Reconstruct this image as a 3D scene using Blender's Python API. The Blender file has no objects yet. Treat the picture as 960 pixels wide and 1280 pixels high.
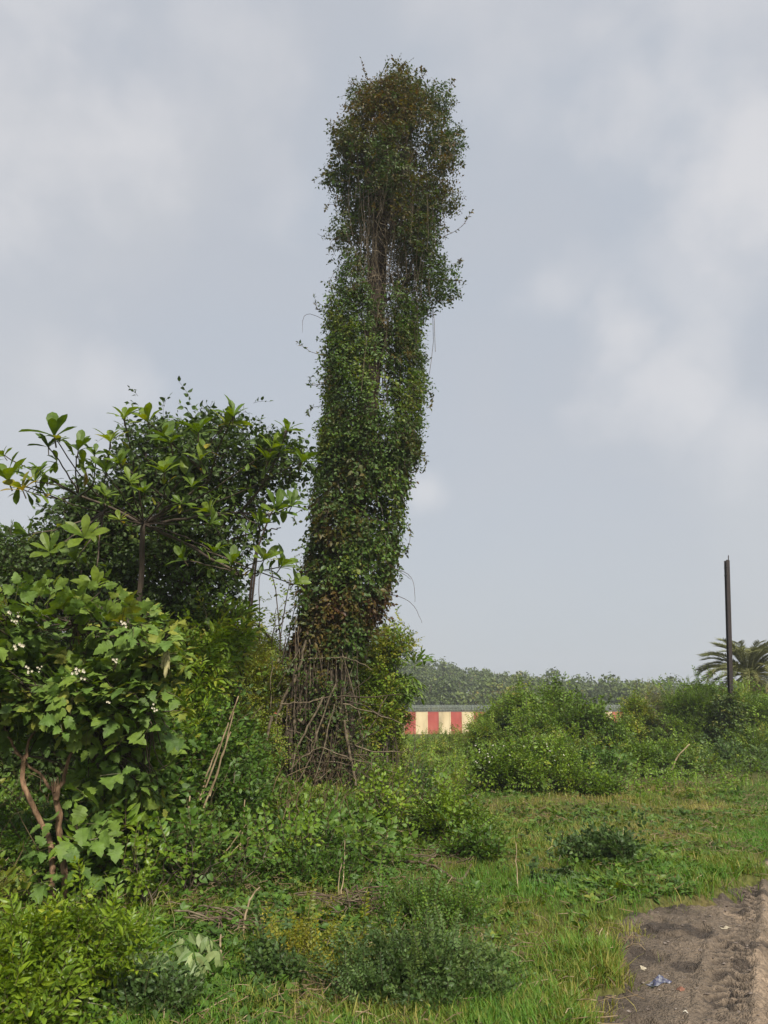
import bpy, math, numpy as np
from math import sin, cos, tan, radians, pi, atan, sqrt

rng = np.random.default_rng(11)
U = lambda a, b, *s: rng.uniform(a, b, s if s else None)
sc = bpy.context.scene
COL = sc.collection

# ------------------------------------------------------------------ camera
F_PX, PITCH, EYE = 940.0, radians(14.6), 1.6
cam_d = bpy.data.cameras.new('camera')
cam = bpy.data.objects.new('camera', cam_d)
COL.objects.link(cam)
cam.location = (0, 0, EYE)
cam.rotation_euler = (pi / 2 + PITCH, 0, 0)
cam_d.sensor_fit = 'VERTICAL'
cam_d.angle = 2 * atan(640 / F_PX)
cam_d.clip_start = 0.05
cam_d.clip_end = 3000
sc.camera = cam

def ray(x, y):
    a, b = x - 480.0, 640.0 - y
    return np.array([a, F_PX * cos(PITCH) - b * sin(PITCH), F_PX * sin(PITCH) + b * cos(PITCH)])
def at(x, y, d):
    """world point seen towards (x, y) of the photo, d metres ahead"""
    r = ray(x, y)
    return np.array([0, 0, EYE]) + r * (d / r[1])
def mpp(x, y, d):
    r = ray(x, y)
    return d / r[1]          # metres per pixel there
def ground_at(x, y):
    r = ray(x, y)
    k = EYE / -r[2]
    return r[0] * k, r[1] * k

# ------------------------------------------------------------------ noise
_T = rng.random((64, 64, 64))
def noise(P, f=1.0, off=0.0):
    Q = np.asarray(P, float) * f + off + 100.0
    i = np.floor(Q).astype(int); t = Q - i; t = t * t * (3 - 2 * t)
    r = 0
    for dx in (0, 1):
        for dy in (0, 1):
            for dz in (0, 1):
                w = (t[..., 0] if dx else 1 - t[..., 0]) * (t[..., 1] if dy else 1 - t[..., 1]) * (t[..., 2] if dz else 1 - t[..., 2])
                r = r + w * _T[(i[..., 0] + dx) % 64, (i[..., 1] + dy) % 64, (i[..., 2] + dz) % 64]
    return r
def noise2(x, y, f=1.0, off=0.0):
    x = np.asarray(x, float); y = np.asarray(y, float)
    return noise(np.stack([x, y, np.full_like(x, 3.3)], -1), f, off)
def nrm(v):
    return v / np.maximum(np.linalg.norm(v, axis=-1, keepdims=True), 1e-9)
def rnd_dir(n):
    return nrm(rng.normal(size=(n, 3)))
def sstep(a, b, x):
    t = np.clip((np.asarray(x, float) - a) / (b - a), 0, 1)
    return t * t * (3 - 2 * t)

# ------------------------------------------------------------------ terrain heights
EX = np.array([-1.4, .38, .93, 1.30, 1.58, 1.98, 2.24, 2.72, 3.02, 3.74, 3.86, 4.35, 9.2, 22., 60.])
EY = np.array([0.0, 3.0, 4.4, 5.3, 5.85, 6.6, 7.0, 7.12, 7.4, 8.2, 8.8, 9.2, 15., 30., 75.])
def road_in(x, y):
    """metres inside the road's left edge (negative outside)"""
    xe = np.interp(y, EY, EX)
    wob = (noise2(x, y, 2.3, 7) - .5) * .40 + (noise2(x, y, 7, 3) - .5) * .24
    a = (np.asarray(x) - xe) * .80 + wob
    b = (xe + 5.6 - np.asarray(x)) * .80 + wob
    return np.minimum(a, b)
def gz(x, y):
    x = np.asarray(x, float); y = np.asarray(y, float)
    z = (noise2(x, y, .35, 5) - .5) * .10 + (noise2(x, y, 1.4, 9) - .5) * .05
    z = z * sstep(0, 3, np.abs(y) + 1)
    z = z + .22 * sstep(0, 1, 1 - np.hypot(x + 1.2, (y - 11.2)) / 3.2)
    z = z - 1.02 * sstep(22, 80, y) * np.ones_like(z)
    h = np.clip(7.3 - .117 * x, -.4, 10.5) + 1.0
    z = z + h * sstep(112, 196, y) + 2.2 * (noise2(x, y, .02, 1) - .5) * sstep(110, 160, y)
    z = z - (.05 * sstep(-.05, .06, road_in(x, y)) + .16 * sstep(.03, .3, road_in(x, y))) * sstep(80, 60, y)
    return z

# ------------------------------------------------------------------ mesh building
class MB:
    def __init__(s):
        s.v, s.f, s.a, s.m, s.n = [], [], [], [], 0
    def add(s, V, F, A=0.5, mat=0):
        V = np.asarray(V, float).reshape(-1, 3); F = np.asarray(F, int).reshape(-1, 3)
        if not len(V): return
        s.v.append(V); s.f.append(F + s.n)
        s.a.append(np.broadcast_to(np.asarray(A, float), (len(V),)))
        s.m.append(np.full(len(F), mat)); s.n += len(V)
    def quads(s, V, Q, A=0.5, mat=0):
        Q = np.asarray(Q, int).reshape(-1, 4)
        s.add(V, np.concatenate([Q[:, [0, 1, 2]], Q[:, [0, 2, 3]]]), A, mat)
    def build(s, name, mats, parent=None, smooth=False):
        V = np.concatenate(s.v); Fc = np.concatenate(s.f); A = np.concatenate(s.a); M = np.concatenate(s.m)
        if parent is not None:
            p = parent
            while p is not None:
                V = V - np.array(p.location); p = p.parent
        me = bpy.data.meshes.new(name)
        me.vertices.add(len(V)); me.vertices.foreach_set('co', V.astype('f').ravel())
        me.loops.add(Fc.size); me.loops.foreach_set('vertex_index', Fc.astype('i').ravel())
        me.polygons.add(len(Fc)); me.polygons.foreach_set('loop_start', np.arange(0, Fc.size, 3, dtype='i'))
        me.polygons.foreach_set('material_index', M.astype('i'))
        me.polygons.foreach_set('use_smooth', np.full(len(Fc), bool(smooth)))
        at_ = me.attributes.new('tone', 'FLOAT', 'POINT'); at_.data.foreach_set('value', A.astype('f'))
        for m in (mats if isinstance(mats, (list, tuple)) else [mats]): me.materials.append(m)
        me.update(calc_edges=True)
        o = bpy.data.objects.new(name, me); COL.objects.link(o)
        if parent is not None: o.parent = parent
        return o

def tubes(Ps, R, sides=5, cap=False):
    """Ps (N,K,3), R (N,K) -> verts, tris"""
    Ps = np.asarray(Ps, float); R = np.asarray(R, float)
    if Ps.ndim == 2: Ps, R = Ps[None], R[None]
    N, K, _ = Ps.shape
    T = np.empty_like(Ps); T[:, 1:-1] = Ps[:, 2:] - Ps[:, :-2]; T[:, 0] = Ps[:, 1] - Ps[:, 0]; T[:, -1] = Ps[:, -1] - Ps[:, -2]
    T = nrm(T)
    mean = nrm(Ps[:, -1] - Ps[:, 0])
    ref = np.where(np.abs(mean[:, 2:3]) < .8, np.array([[0, 0, 1.]]), np.array([[1., 0, 0]]))[:, None]
    X = nrm(np.cross(T, np.broadcast_to(ref, T.shape))); Y = np.cross(T, X)
    th = np.arange(sides) / sides * 2 * pi
    V = Ps[:, :, None] + R[:, :, None, None] * (X[:, :, None] * np.cos(th)[None, None, :, None] + Y[:, :, None] * np.sin(th)[None, None, :, None])
    idx = np.arange(N * K * sides).reshape(N, K, sides)
    a = idx[:, :-1]; b = idx[:, 1:]
    a2 = np.roll(a, -1, 2); b2 = np.roll(b, -1, 2)
    Fc = np.concatenate([np.stack([a, a2, b2], -1).reshape(-1, 3), np.stack([a, b2, b], -1).reshape(-1, 3)])
    V = V.reshape(-1, 3)
    if cap:
        for e in (0, K - 1):
            c0 = len(V); V = np.concatenate([V, Ps[:, e]])
            ring = idx[:, e]; r2 = np.roll(ring, -1, 1)
            cc = np.broadcast_to((c0 + np.arange(N))[:, None], ring.shape)
            Fc = np.concatenate([Fc, np.stack([ring, r2, cc], -1).reshape(-1, 3)])
    return V, Fc
def path(pts, k=8, wob=0.0):
    """smooth curve through control points"""
    P = np.asarray(pts, float); n = len(P)
    t = np.linspace(0, n - 1, k); i = np.clip(t.astype(int), 0, n - 2); u = (t - i)[:, None]
    P0 = P[np.clip(i - 1, 0, n - 1)]; P1 = P[i]; P2 = P[i + 1]; P3 = P[np.clip(i + 2, 0, n - 1)]
    C = .5 * (2 * P1 + (P2 - P0) * u + (2 * P0 - 5 * P1 + 4 * P2 - P3) * u ** 2 + (3 * P1 - P0 - 3 * P2 + P3) * u ** 3)
    if wob:
        w = rng.normal(size=C.shape) * wob; w[0] = 0; C = C + w
    return C
def arcs(A, B, k=6, sag=0.0, wob=0.03):
    """batch of gently bent lines from A to B"""
    A = np.asarray(A, float); B = np.asarray(B, float); n = len(A)
    t = np.linspace(0, 1, k)[None, :, None]
    P = A[:, None] * (1 - t) + B[:, None] * t
    L = np.linalg.norm(B - A, axis=1)[:, None, None]
    P = P + np.sin(t * pi) * L * (np.array([0, 0, 1.]) * sag + rng.normal(size=(n, 1, 3)) * wob)
    P[:, 1:-1] += rng.normal(size=(n, k - 2, 3)) * L * wob * .35
    return P
def box(c, s, rot=0):
    x, y, z = np.array(s) / 2
    V = np.array([[-x, -y, -z], [x, -y, -z], [x, y, -z], [-x, y, -z], [-x, -y, z], [x, -y, z], [x, y, z], [-x, y, z]])
    c_, s_ = cos(rot), sin(rot)
    V = np.stack([V[:, 0] * c_ - V[:, 1] * s_, V[:, 0] * s_ + V[:, 1] * c_, V[:, 2]], -1) + np.array(c)
    Q = [[3, 2, 1, 0], [4, 5, 6, 7], [0, 1, 5, 4], [1, 2, 6, 5], [2, 3, 7, 6], [3, 0, 4, 7]]
    return V, Q

# ------------------------------------------------------------------ leaf templates (base 0, along +Y, normal +Z)
def blade(ts, ws, fold=.25, curl=.25, wave=0):
    V, Fc = [], []
    for t in ts: V.append((0, t, -curl * t * t))
    m = len(ts)
    for sgn in (-1, 1):
        for t, w in zip(ts, ws): V.append((sgn * w, t, -curl * t * t + fold * w + wave * w * sin(t * 9 + sgn)))
    for k in range(m - 1):
        l0, l1 = m + k, m + k + 1; r0, r1 = 2 * m + k, 2 * m + k + 1
        Fc += [(k, k + 1, l1), (k, l1, l0), (k, r0, r1), (k, r1, k + 1)]
    return np.array(V), np.array(Fc)
def diamond(w=.3, fold=.25, curl=.15):
    return (np.array([(0, 0, 0), (-w, .42, fold * w), (0, 1, -curl), (w, .42, fold * w), (0, .45, -.03)]),
            np.array([(0, 4, 1), (1, 4, 2), (0, 3, 4), (3, 2, 4)]))
SMALL = diamond(.30)
TINY = (np.array([(0, 0, 0), (-.3, .45, .06), (0, 1, -.1), (.3, .45, .06)]), np.array([(0, 2, 1), (0, 3, 2)]))
OVATE = blade([0, .18, .45, .75, 1], [.01, .22, .30, .18, 0], .2, .25)
HEART = blade([-.08, .1, .35, .7, 1], [.22, .36, .40, .22, 0], .18, .2)
LANCE = blade([0, .2, .5, .8, 1], [.01, .12, .17, .09, 0], .3, .3)
OBOV = blade([0, .2, .45, .7, .88, 1], [.015, .07, .14, .195, .14, .0], .22, .32, .1)
LOBED = blade([-.05, .08, .20, .32, .44, .55, .66, .80, 1], [.16, .34, .27, .47, .30, .40, .22, .20, 0], .14, .28, .12)

STEM = 2.0
def rotmat(yaw, pitch, roll):
    cy, sy, cp, sp, cr, sr = cos(yaw), sin(yaw), cos(pitch), sin(pitch), cos(roll), sin(roll)
    Rz = np.array([[cy, -sy, 0], [sy, cy, 0], [0, 0, 1]]); Rx = np.array([[1, 0, 0], [0, cp, -sp], [0, sp, cp]])
    Ry = np.array([[cr, 0, sr], [0, 1, 0], [-sr, 0, cr]])
    return Rz @ Rx @ Ry
def sprig(leaf, n, L, ls, ang=1.0, droop=.2, jit=.35, rad=.006, end=True, taper=.35, pet=.12, pair=False):
    V, Fc, A, c = [], [], [], 0
    K = 4
    t = np.linspace(0, 1, K)
    P = np.stack([np.zeros(K), t * L, -droop * L * t * t], -1)
    tv, tf = tubes(P, np.linspace(rad, rad * .4, K), 3)
    V.append(tv); Fc.append(tf); A.append(np.full(len(tv), STEM)); c += len(tv)
    for i in range(n):
        u = (i // 2 * 2 + 1) / n if pair else (i + .6) / n
        s = -1 if i % 2 else 1
        pos = np.array([0, u * L, -droop * L * u * u])
        if end and i == n - 1: yaw, s = rng.normal() * .2, 0
        else: yaw = -s * (ang + rng.normal() * jit * .6)
        R = rotmat(yaw, rng.normal() * jit - droop * .5, rng.normal() * jit)
        sz = ls * (1 - taper * u) * U(.75, 1.15)
        pv = pos + (R @ np.array([0, pet * sz, 0]))
        v = (leaf[0] * sz) @ R.T + pv
        V.append(v); Fc.append(leaf[1] + c); A.append(np.full(len(v), rng.normal() * .08)); c += len(v)
    return np.concatenate(V), np.concatenate(Fc), np.concatenate(A)
def whorl(leaf, n, ls, up=.5, stem=.1):
    V, Fc, A, c = [], [], [], 0
    tv, tf = tubes(np.array([[0, -stem, 0], [0, 0, 0]]), np.array([.008, .006]), 3)
    V.append(tv); Fc.append(tf); A.append(np.full(len(tv), STEM)); c += len(tv)
    for i in range(n):
        az = i * 2.4 + rng.normal() * .2
        el = up + rng.normal() * .22 - (i / n) * .5 + .2
        d = np.array([cos(az) * cos(el), sin(el), sin(az) * cos(el)])
        nn = nrm(np.array([-cos(az) * sin(el), cos(el), -sin(az) * sin(el)]) + rng.normal(size=3) * .15)
        x = nrm(np.cross(d, nn)); nn = np.cross(x, d)
        sz = ls * U(.7, 1.1)
        v = sz * (leaf[0][:, :1] * x + leaf[0][:, 1:2] * d + leaf[0][:, 2:] * nn) + np.array([0, -.02 * i / n, 0])
        V.append(v); Fc.append(leaf[1] + c); A.append(np.full(len(v), rng.normal() * .09)); c += len(v)
    return np.concatenate(V), np.concatenate(Fc), np.concatenate(A)
def many(fn, k=5): return [fn() for _ in range(k)]
TP = {
    'creeper': many(lambda: sprig(SMALL, 6, .22, .085, 1.1, .35, .5, .003)),
    'creeper_big': many(lambda: sprig(OVATE, 5, .24, .10, 1.1, .35, .5, .003)),
    'small': many(lambda: sprig(SMALL, 8, .26, .075, .9, .2, .4, .004)),
    'weed': many(lambda: sprig(OVATE, 7, .24, .085, 1.0, .25, .35, .004)),
    'feather': many(lambda: sprig(TINY, 15, .30, .06, 1.15, .35, .2, .003, pair=True)),
    'lance': many(lambda: sprig(LANCE, 8, .22, .15, .8, .15, .3, .004)),
    'heart': many(lambda: sprig(HEART, 5, .25, .10, 1.1, .2, .35, .004, pet=.4)),
    'lobed': many(lambda: sprig(LOBED, 4, .26, .24, 1.1, .12, .28, .006, pet=.35), 6),
    'whorl': many(lambda: whorl(OBOV, 7, .26, .85), 6),
    'herb': many(lambda: whorl(OVATE, 6, .055, .35, .05), 5),
    'droop': many(lambda: sprig(LANCE, 9, .34, .22, .75, .7, .25, .006)),
}
def place(mb, key, P, D, N, S, A, mat=0, stems=True):
    P = np.asarray(P, float); n = len(P)
    if n == 0: return
    D = nrm(np.asarray(D, float)); X = nrm(np.cross(D, N)); N = np.cross(X, D)
    S = np.broadcast_to(S, (n,)); A = np.broadcast_to(A, (n,))
    T = TP[key] if isinstance(key, str) else key
    which = rng.integers(0, len(T), n)
    for k, (tv, tf, ta) in enumerate(T):
        I = np.nonzero(which == k)[0]
        if not len(I): continue
        V = P[I, None] + S[I, None, None] * (tv[None, :, :1] * X[I, None] + tv[None, :, 1:2] * D[I, None] + tv[None, :, 2:] * N[I, None])
        Fc = tf[None] + (np.arange(len(I)) * len(tv))[:, None, None]
        AA = np.where(ta[None] >= STEM, STEM, np.clip(A[I, None] + ta[None], 0, 1))
        mb.add(V.reshape(-1, 3), Fc.reshape(-1, 3), AA.ravel(), mat)

# ------------------------------------------------------------------ materials
def new_mat(name):
    m = bpy.data.materials.new(name); m.use_nodes = True
    nt = m.node_tree; nt.nodes.clear()
    return m, nt, nt.nodes, nt.links
def ramp(N, stops):
    r = N.new('ShaderNodeValToRGB'); e = r.color_ramp.elements
    while len(e) < len(stops): e.new(.5)
    for el, (p, c) in zip(e, stops): el.position = p; el.color = (*c, 1)
    return r
def leaf_mat(name, stops, stem=(.10, .065, .035), rough=.5, trans=.28, spec=.35, k=(1.42, 1.30, .85)):
    stops = [(p_, tuple(a * b for a, b in zip(c_, k))) for p_, c_ in stops]
    m, nt, N, L = new_mat(name)
    out = N.new('ShaderNodeOutputMaterial'); at_ = N.new('ShaderNodeAttribute'); at_.attribute_name = 'tone'
    r = ramp(N, stops); L.new(at_.outputs['Fac'], r.inputs[0])
    tc = N.new('ShaderNodeNewGeometry'); nz = N.new('ShaderNodeTexNoise'); nz.inputs['Scale'].default_value = 14; nz.inputs['Detail'].default_value = 3
    L.new(tc.outputs['Position'], nz.inputs['Vector'])
    mr = N.new('ShaderNodeMapRange'); mr.inputs[3].default_value = .72; mr.inputs[4].default_value = 1.3
    mr.inputs[1].default_value = .3; mr.inputs[2].default_value = .7
    L.new(nz.outputs['Fac'], mr.inputs[0])
    mul = N.new('ShaderNodeMix'); mul.data_type = 'RGBA'; mul.blend_type = 'MULTIPLY'; mul.inputs[0].default_value = 1
    L.new(r.outputs[0], mul.inputs[6]); L.new(mr.outputs[0], mul.inputs[7])
    gt = N.new('ShaderNodeMath'); gt.operation = 'GREATER_THAN'; gt.inputs[1].default_value = 1.5; L.new(at_.outputs['Fac'], gt.inputs[0])
    mix = N.new('ShaderNodeMix'); mix.data_type = 'RGBA'; L.new(gt.outputs[0], mix.inputs[0]); L.new(mul.outputs[2], mix.inputs[6]); mix.inputs[7].default_value = (*stem, 1)
    p = N.new('ShaderNodeBsdfPrincipled'); L.new(mix.outputs[2], p.inputs['Base Color'])
    p.inputs['Roughness'].default_value = rough; p.inputs['Specular IOR Level'].default_value = spec
    t = N.new('ShaderNodeBsdfTranslucent')
    hs = N.new('ShaderNodeHueSaturation'); hs.inputs['Saturation'].default_value = 1.15; hs.inputs['Value'].default_value = 1.5; hs.inputs['Hue'].default_value = .485
    L.new(mix.outputs[2], hs.inputs['Color']); L.new(hs.outputs[0], t.inputs['Color'])
    ms = N.new('ShaderNodeMixShader'); ms.inputs[0].default_value = trans
    L.new(p.outputs[0], ms.inputs[1]); L.new(t.outputs[0], ms.inputs[2]); L.new(ms.outputs[0], out.inputs[0])
    return m
def rough_mat(name, c1, c2, scale=8, rough=.85, bump=.3, stretch=(1, 1, 1), spec=.25, detail=6, c3=None, metal=0):
    m, nt, N, L = new_mat(name)
    out = N.new('ShaderNodeOutputMaterial'); p = N.new('ShaderNodeBsdfPrincipled'); L.new(p.outputs[0], out.inputs[0])
    tc = N.new('ShaderNodeNewGeometry'); mp = N.new('ShaderNodeMapping'); mp.inputs['Scale'].default_value = stretch
    L.new(tc.outputs['Position'], mp.inputs[0])
    nz = N.new('ShaderNodeTexNoise'); nz.inputs['Scale'].default_value = scale; nz.inputs['Detail'].default_value = detail; L.new(mp.outputs[0], nz.inputs['Vector'])
    st = [(.3, c1), (.7, c2)] if c3 is None else [(.28, c1), (.5, c2), (.72, c3)]
    r = ramp(N, st); L.new(nz.outputs['Fac'], r.inputs[0]); L.new(r.outputs[0], p.inputs['Base Color'])
    b = N.new('ShaderNodeBump'); b.inputs['Strength'].default_value = bump; b.inputs['Distance'].default_value = .02
    L.new(nz.outputs['Fac'], b.inputs['Height']); L.new(b.outputs[0], p.inputs['Normal'])
    p.inputs['Roughness'].default_value = rough; p.inputs['Specular IOR Level'].default_value = spec; p.inputs['Metallic'].default_value = metal
    return m
M = {}
M['tower_leaf'] = leaf_mat('ivy_leaves', [(0, (.045, .022, .010)), (.22, (.075, .058, .014)), (.38, (.050, .062, .015)), (.52, (.032, .062, .020)), (.70, (.046, .098, .022)), (.88, (.068, .125, .026)), (1, (.11, .14, .032))], (.085, .05, .028))
M['dark_leaf'] = leaf_mat('dark_creeper_leaves', [(0, (.018, .034, .012)), (.4, (.032, .062, .018)), (.75, (.055, .10, .022)), (1, (.11, .12, .03))], (.05, .035, .02), trans=.2)
M['big_leaf'] = leaf_mat('broad_leaves', [(0, (.035, .070, .016)), (.4, (.060, .11, .018)), (.8, (.105, .16, .024)), (1, (.20, .16, .03))], (.12, .09, .055), trans=.35)
M['lobed_leaf'] = leaf_mat('lobed_leaves', [(0, (.035, .072, .025)), (.45, (.065, .125, .032)), (.8, (.10, .16, .035)), (1, (.15, .17, .04))], (.11, .10, .045), trans=.25, rough=.6)
M['bright_leaf'] = leaf_mat('bright_leaves', [(0, (.06, .12, .015)), (.5, (.12, .19, .018)), (.85, (.22, .27, .025)), (1, (.34, .30, .05))], (.13, .12, .04), trans=.3, rough=.4)
M['weed_leaf'] = leaf_mat('weed_leaves', [(0, (.030, .065, .018)), (.45, (.052, .115, .024)), (.8, (.09, .15, .024)), (1, (.13, .15, .035))], (.10, .075, .035))
M['yellow_leaf'] = leaf_mat('yellow_green_leaves', [(0, (.055, .09, .018)), (.5, (.10, .155, .022)), (.85, (.16, .20, .03)), (1, (.20, .17, .05))], (.12, .08, .04))
M['mid_leaf'] = leaf_mat('bush_leaves', [(0, (.034, .062, .016)), (.4, (.070, .138, .018)), (.75, (.12, .20, .022)), (1, (.17, .18, .032))], (.08, .055, .03))
M['herb_leaf'] = leaf_mat('herb_leaves', [(0, (.030, .060, .026)), (.5, (.055, .105, .040)), (1, (.10, .15, .05))], (.07, .07, .03))
M['pale_leaf'] = leaf_mat('wilting_leaves', k=(1, 1, 1), stops=[(0, (.10, .16, .05)), (.6, (.17, .235, .085)), (1, (.26, .30, .12))], stem=(.10, .13, .04), trans=.2)
M['gold_leaf'] = leaf_mat('golden_weed_leaves', k=(1, 1, 1), stops=[(0, (.08, .13, .018)), (.5, (.20, .21, .02)), (1, (.38, .31, .03))], stem=(.16, .13, .03))
M['palm_leaf'] = leaf_mat('palm_leaves', [(0, (.055, .072, .036)), (.5, (.11, .13, .065)), (.8, (.17, .18, .095)), (1, (.20, .15, .08))], (.14, .12, .06), trans=.15)
M['far_leaf'] = leaf_mat('far_wood_leaves', [(0, (.030, .052, .018)), (.5, (.060, .095, .025)), (.85, (.10, .135, .030)), (1, (.18, .15, .04))], (.07, .055, .04), trans=.15)
M['grass'] = leaf_mat('grass_blades', [(0, (.25, .205, .095)), (.2, (.18, .16, .05)), (.4, (.115, .135, .028)), (.65, (.080, .150, .024)), (1, (.055, .135, .022))], trans=.3, rough=.55, k=(1.28, 1.38, .85))
M['litter'] = leaf_mat('dry_litter', k=(1, 1, 1), stops=[(0, (.06, .038, .022)), (.5, (.16, .11, .06)), (1, (.32, .25, .15))], trans=.05, rough=.8)
M['bark'] = rough_mat('grey_bark', (.045, .034, .026), (.13, .10, .075), 14, stretch=(1, 1, .25), bump=.8)
M['dark_bark'] = rough_mat('dark_bark', (.022, .016, .012), (.06, .042, .032), 14, stretch=(1, 1, .25), bump=.8)
M['orange_bark'] = rough_mat('peeling_brown_bark', (.07, .045, .028), (.20, .12, .07), 26, stretch=(1, 1, .3), bump=.9, c3=(.36, .24, .145))
M['vine'] = rough_mat('dry_vine_stems', (.050, .038, .025), (.125, .098, .064), 22, stretch=(1, 1, 1), c3=(.22, .18, .12), bump=.4)
M['dark_vine'] = rough_mat('dark_vine_stems', (.022, .017, .012), (.062, .046, .031), 16, c3=(.105, .08, .055), bump=.4)
M['bent'] = rough_mat('green_brown_stem', (.09, .10, .03), (.20, .17, .07), 12, bump=.2)
M['straw'] = rough_mat('straw_stems', (.18, .13, .075), (.36, .28, .17), 9, bump=.2)
M['stick'] = rough_mat('brown_sticks', (.035, .024, .016), (.10, .07, .045), 25, bump=.4, c3=(.17, .125, .085))
M['flower'] = rough_mat('white_petals', (.55, .52, .42), (.75, .73, .66), 30, bump=0, rough=.6)
M['cream_flower'] = rough_mat('cream_petals', (.42, .38, .27), (.62, .58, .46), 30, bump=0, rough=.7)
M['pink'] = rough_mat('pink_petals', (.55, .20, .13), (.70, .38, .26), 40, bump=0, rough=.6)
M['pod'] = rough_mat('pale_pods', (.25, .24, .10), (.42, .38, .20), 30, bump=.2, rough=.7)

# ------------------------------------------------------------------ tagging
def tag(o, label=None, cat=None, group=None, kind=None):
    if label: o['label'] = label
    if cat: o['category'] = cat
    if group: o['group'] = group
    if kind: o['kind'] = kind
    return o
def empty(name, loc, label, cat, group=None):
    o = bpy.data.objects.new(name, None); COL.objects.link(o); o.location = tuple(float(q) for q in loc); o.empty_display_size = .2
    return tag(o, label, cat, group)

# ------------------------------------------------------------------ ground
def axis(lo, hi, fine_lo, fine_hi, step, grow=1.08):
    a = list(np.arange(fine_lo, fine_hi, step)); s = step
    while a[-1] < hi: s *= grow; a.append(a[-1] + s)
    s = step; b = []
    x = fine_lo
    while x > lo: s *= grow; x -= s; b.append(x)
    return np.array(b[::-1] + a)
def sheet(xs, ys, zf):
    X, Y = np.meshgrid(xs, ys); Z = zf(X, Y)
    V = np.stack([X, Y, Z], -1).reshape(-1, 3)
    idx = np.arange(len(V)).reshape(len(ys), len(xs))
    Q = np.stack([idx[:-1, :-1], idx[:-1, 1:], idx[1:, 1:], idx[1:, :-1]], -1).reshape(-1, 4)
    return V, Q
V, Q = sheet(axis(-390, 390, -5, 6, .07), axis(-60, 390, 2, 13, .07), gz)
mb = MB(); mb.quads(V, Q)
m, nt, N, L = new_mat('grassy_soil')
out = N.new('ShaderNodeOutputMaterial'); p = N.new('ShaderNodeBsdfPrincipled'); L.new(p.outputs[0], out.inputs[0])
g = N.new('ShaderNodeNewGeometry')
n1 = N.new('ShaderNodeTexNoise'); n1.inputs['Scale'].default_value = .9; n1.inputs['Detail'].default_value = 8; L.new(g.outputs['Position'], n1.inputs['Vector'])
n2 = N.new('ShaderNodeTexNoise'); n2.inputs['Scale'].default_value = 22; n2.inputs['Detail'].default_value = 8; L.new(g.outputs['Position'], n2.inputs['Vector'])
r1 = ramp(N, [(.35, (.07, .085, .022)), (.55, (.095, .095, .032)), (.7, (.14, .105, .055))]); L.new(n1.outputs['Fac'], r1.inputs[0])
r2 = ramp(N, [(.3, (.45, .45, .45)), (.7, (1.35, 1.3, 1.2))]); L.new(n2.outputs['Fac'], r2.inputs[0])
mx = N.new('ShaderNodeMix'); mx.data_type = 'RGBA'; mx.blend_type = 'MULTIPLY'; mx.inputs[0].default_value = 1
L.new(r1.outputs[0], mx.inputs[6]); L.new(r2.outputs[0], mx.inputs[7]); L.new(mx.outputs[2], p.inputs['Base Color'])
bp = N.new('ShaderNodeBump'); bp.inputs['Distance'].default_value = .03; bp.inputs['Strength'].default_value = .6; L.new(n2.outputs['Fac'], bp.inputs['Height']); L.new(bp.outputs[0], p.inputs['Normal'])
p.inputs['Roughness'].default_value = .95; p.inputs['Specular IOR Level'].default_value = .1
tag(mb.build('ground', m, smooth=True), kind='structure')

# ------------------------------------------------------------------ dirt road with tyre tracks
HD = radians(27)
hx, hy = sin(HD), cos(HD)
def roadz(x, y, mask=False):
    s = x * hx + y * hy; mk = 0
    w = (x - 1.22) * hy - (y - 4.4) * hx
    ins = road_in(x, y)
    z = -.045 + (noise2(x, y, 1.1, 2) - .5) * .045 + (noise2(x, y, 5, 4) - .5) * .022 + (noise2(x, y, 13, 5) - .5) * .016 + (noise2(x, y, 27, 6) - .5) * .022 + (noise2(x, y, 55, 6) - .5) * .012 - .03 * sstep(.62, .75, noise2(x, y, 4.5, 31))
    wb = w + .05 * (noise2(s, s * 0, .8) - .5)
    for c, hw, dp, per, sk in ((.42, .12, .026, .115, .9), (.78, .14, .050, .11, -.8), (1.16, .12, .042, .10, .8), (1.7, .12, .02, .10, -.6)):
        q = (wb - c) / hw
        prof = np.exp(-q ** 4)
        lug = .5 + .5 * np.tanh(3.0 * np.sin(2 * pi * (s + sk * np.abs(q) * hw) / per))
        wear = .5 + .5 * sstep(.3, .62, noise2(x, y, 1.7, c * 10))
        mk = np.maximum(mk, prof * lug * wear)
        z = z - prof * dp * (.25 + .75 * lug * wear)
        z = z + .016 * (.4 + noise2(x, y, 3, 9)) * np.exp(-((np.abs(q) - 1.3) / .3) ** 2)
    # crumbly bank against the turf, with a small step
    z = z + .022 * sstep(.45, .05, ins) * (noise2(x, y, 6, 8))
    z = z - .25 * sstep(.05, -.35, ins)
    z = z - .03 * sstep(.9, .0, np.hypot((x - 1.75), (y - 5.1)) / .7)
    return (z, mk) if mask else z
xs = axis(-8, 60, .3, 6.0, .0135, 1.10); ys = axis(-10, 75, 3.6, 9.6, .0135, 1.10)
V, Q = sheet(xs, ys, roadz)
ins = road_in(V[:, 0], V[:, 1])
Q = Q[(ins[Q].max(1) > -.3)]
used = np.unique(Q); rm = np.full(len(V), -1); rm[used] = np.arange(len(used))
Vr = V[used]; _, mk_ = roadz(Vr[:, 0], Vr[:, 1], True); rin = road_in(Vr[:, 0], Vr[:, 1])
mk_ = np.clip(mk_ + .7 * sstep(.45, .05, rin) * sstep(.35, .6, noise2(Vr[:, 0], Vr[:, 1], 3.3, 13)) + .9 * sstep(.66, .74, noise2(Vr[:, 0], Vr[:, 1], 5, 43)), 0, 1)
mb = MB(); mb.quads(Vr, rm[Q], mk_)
m, nt, N, L = new_mat('muddy_track')
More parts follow.
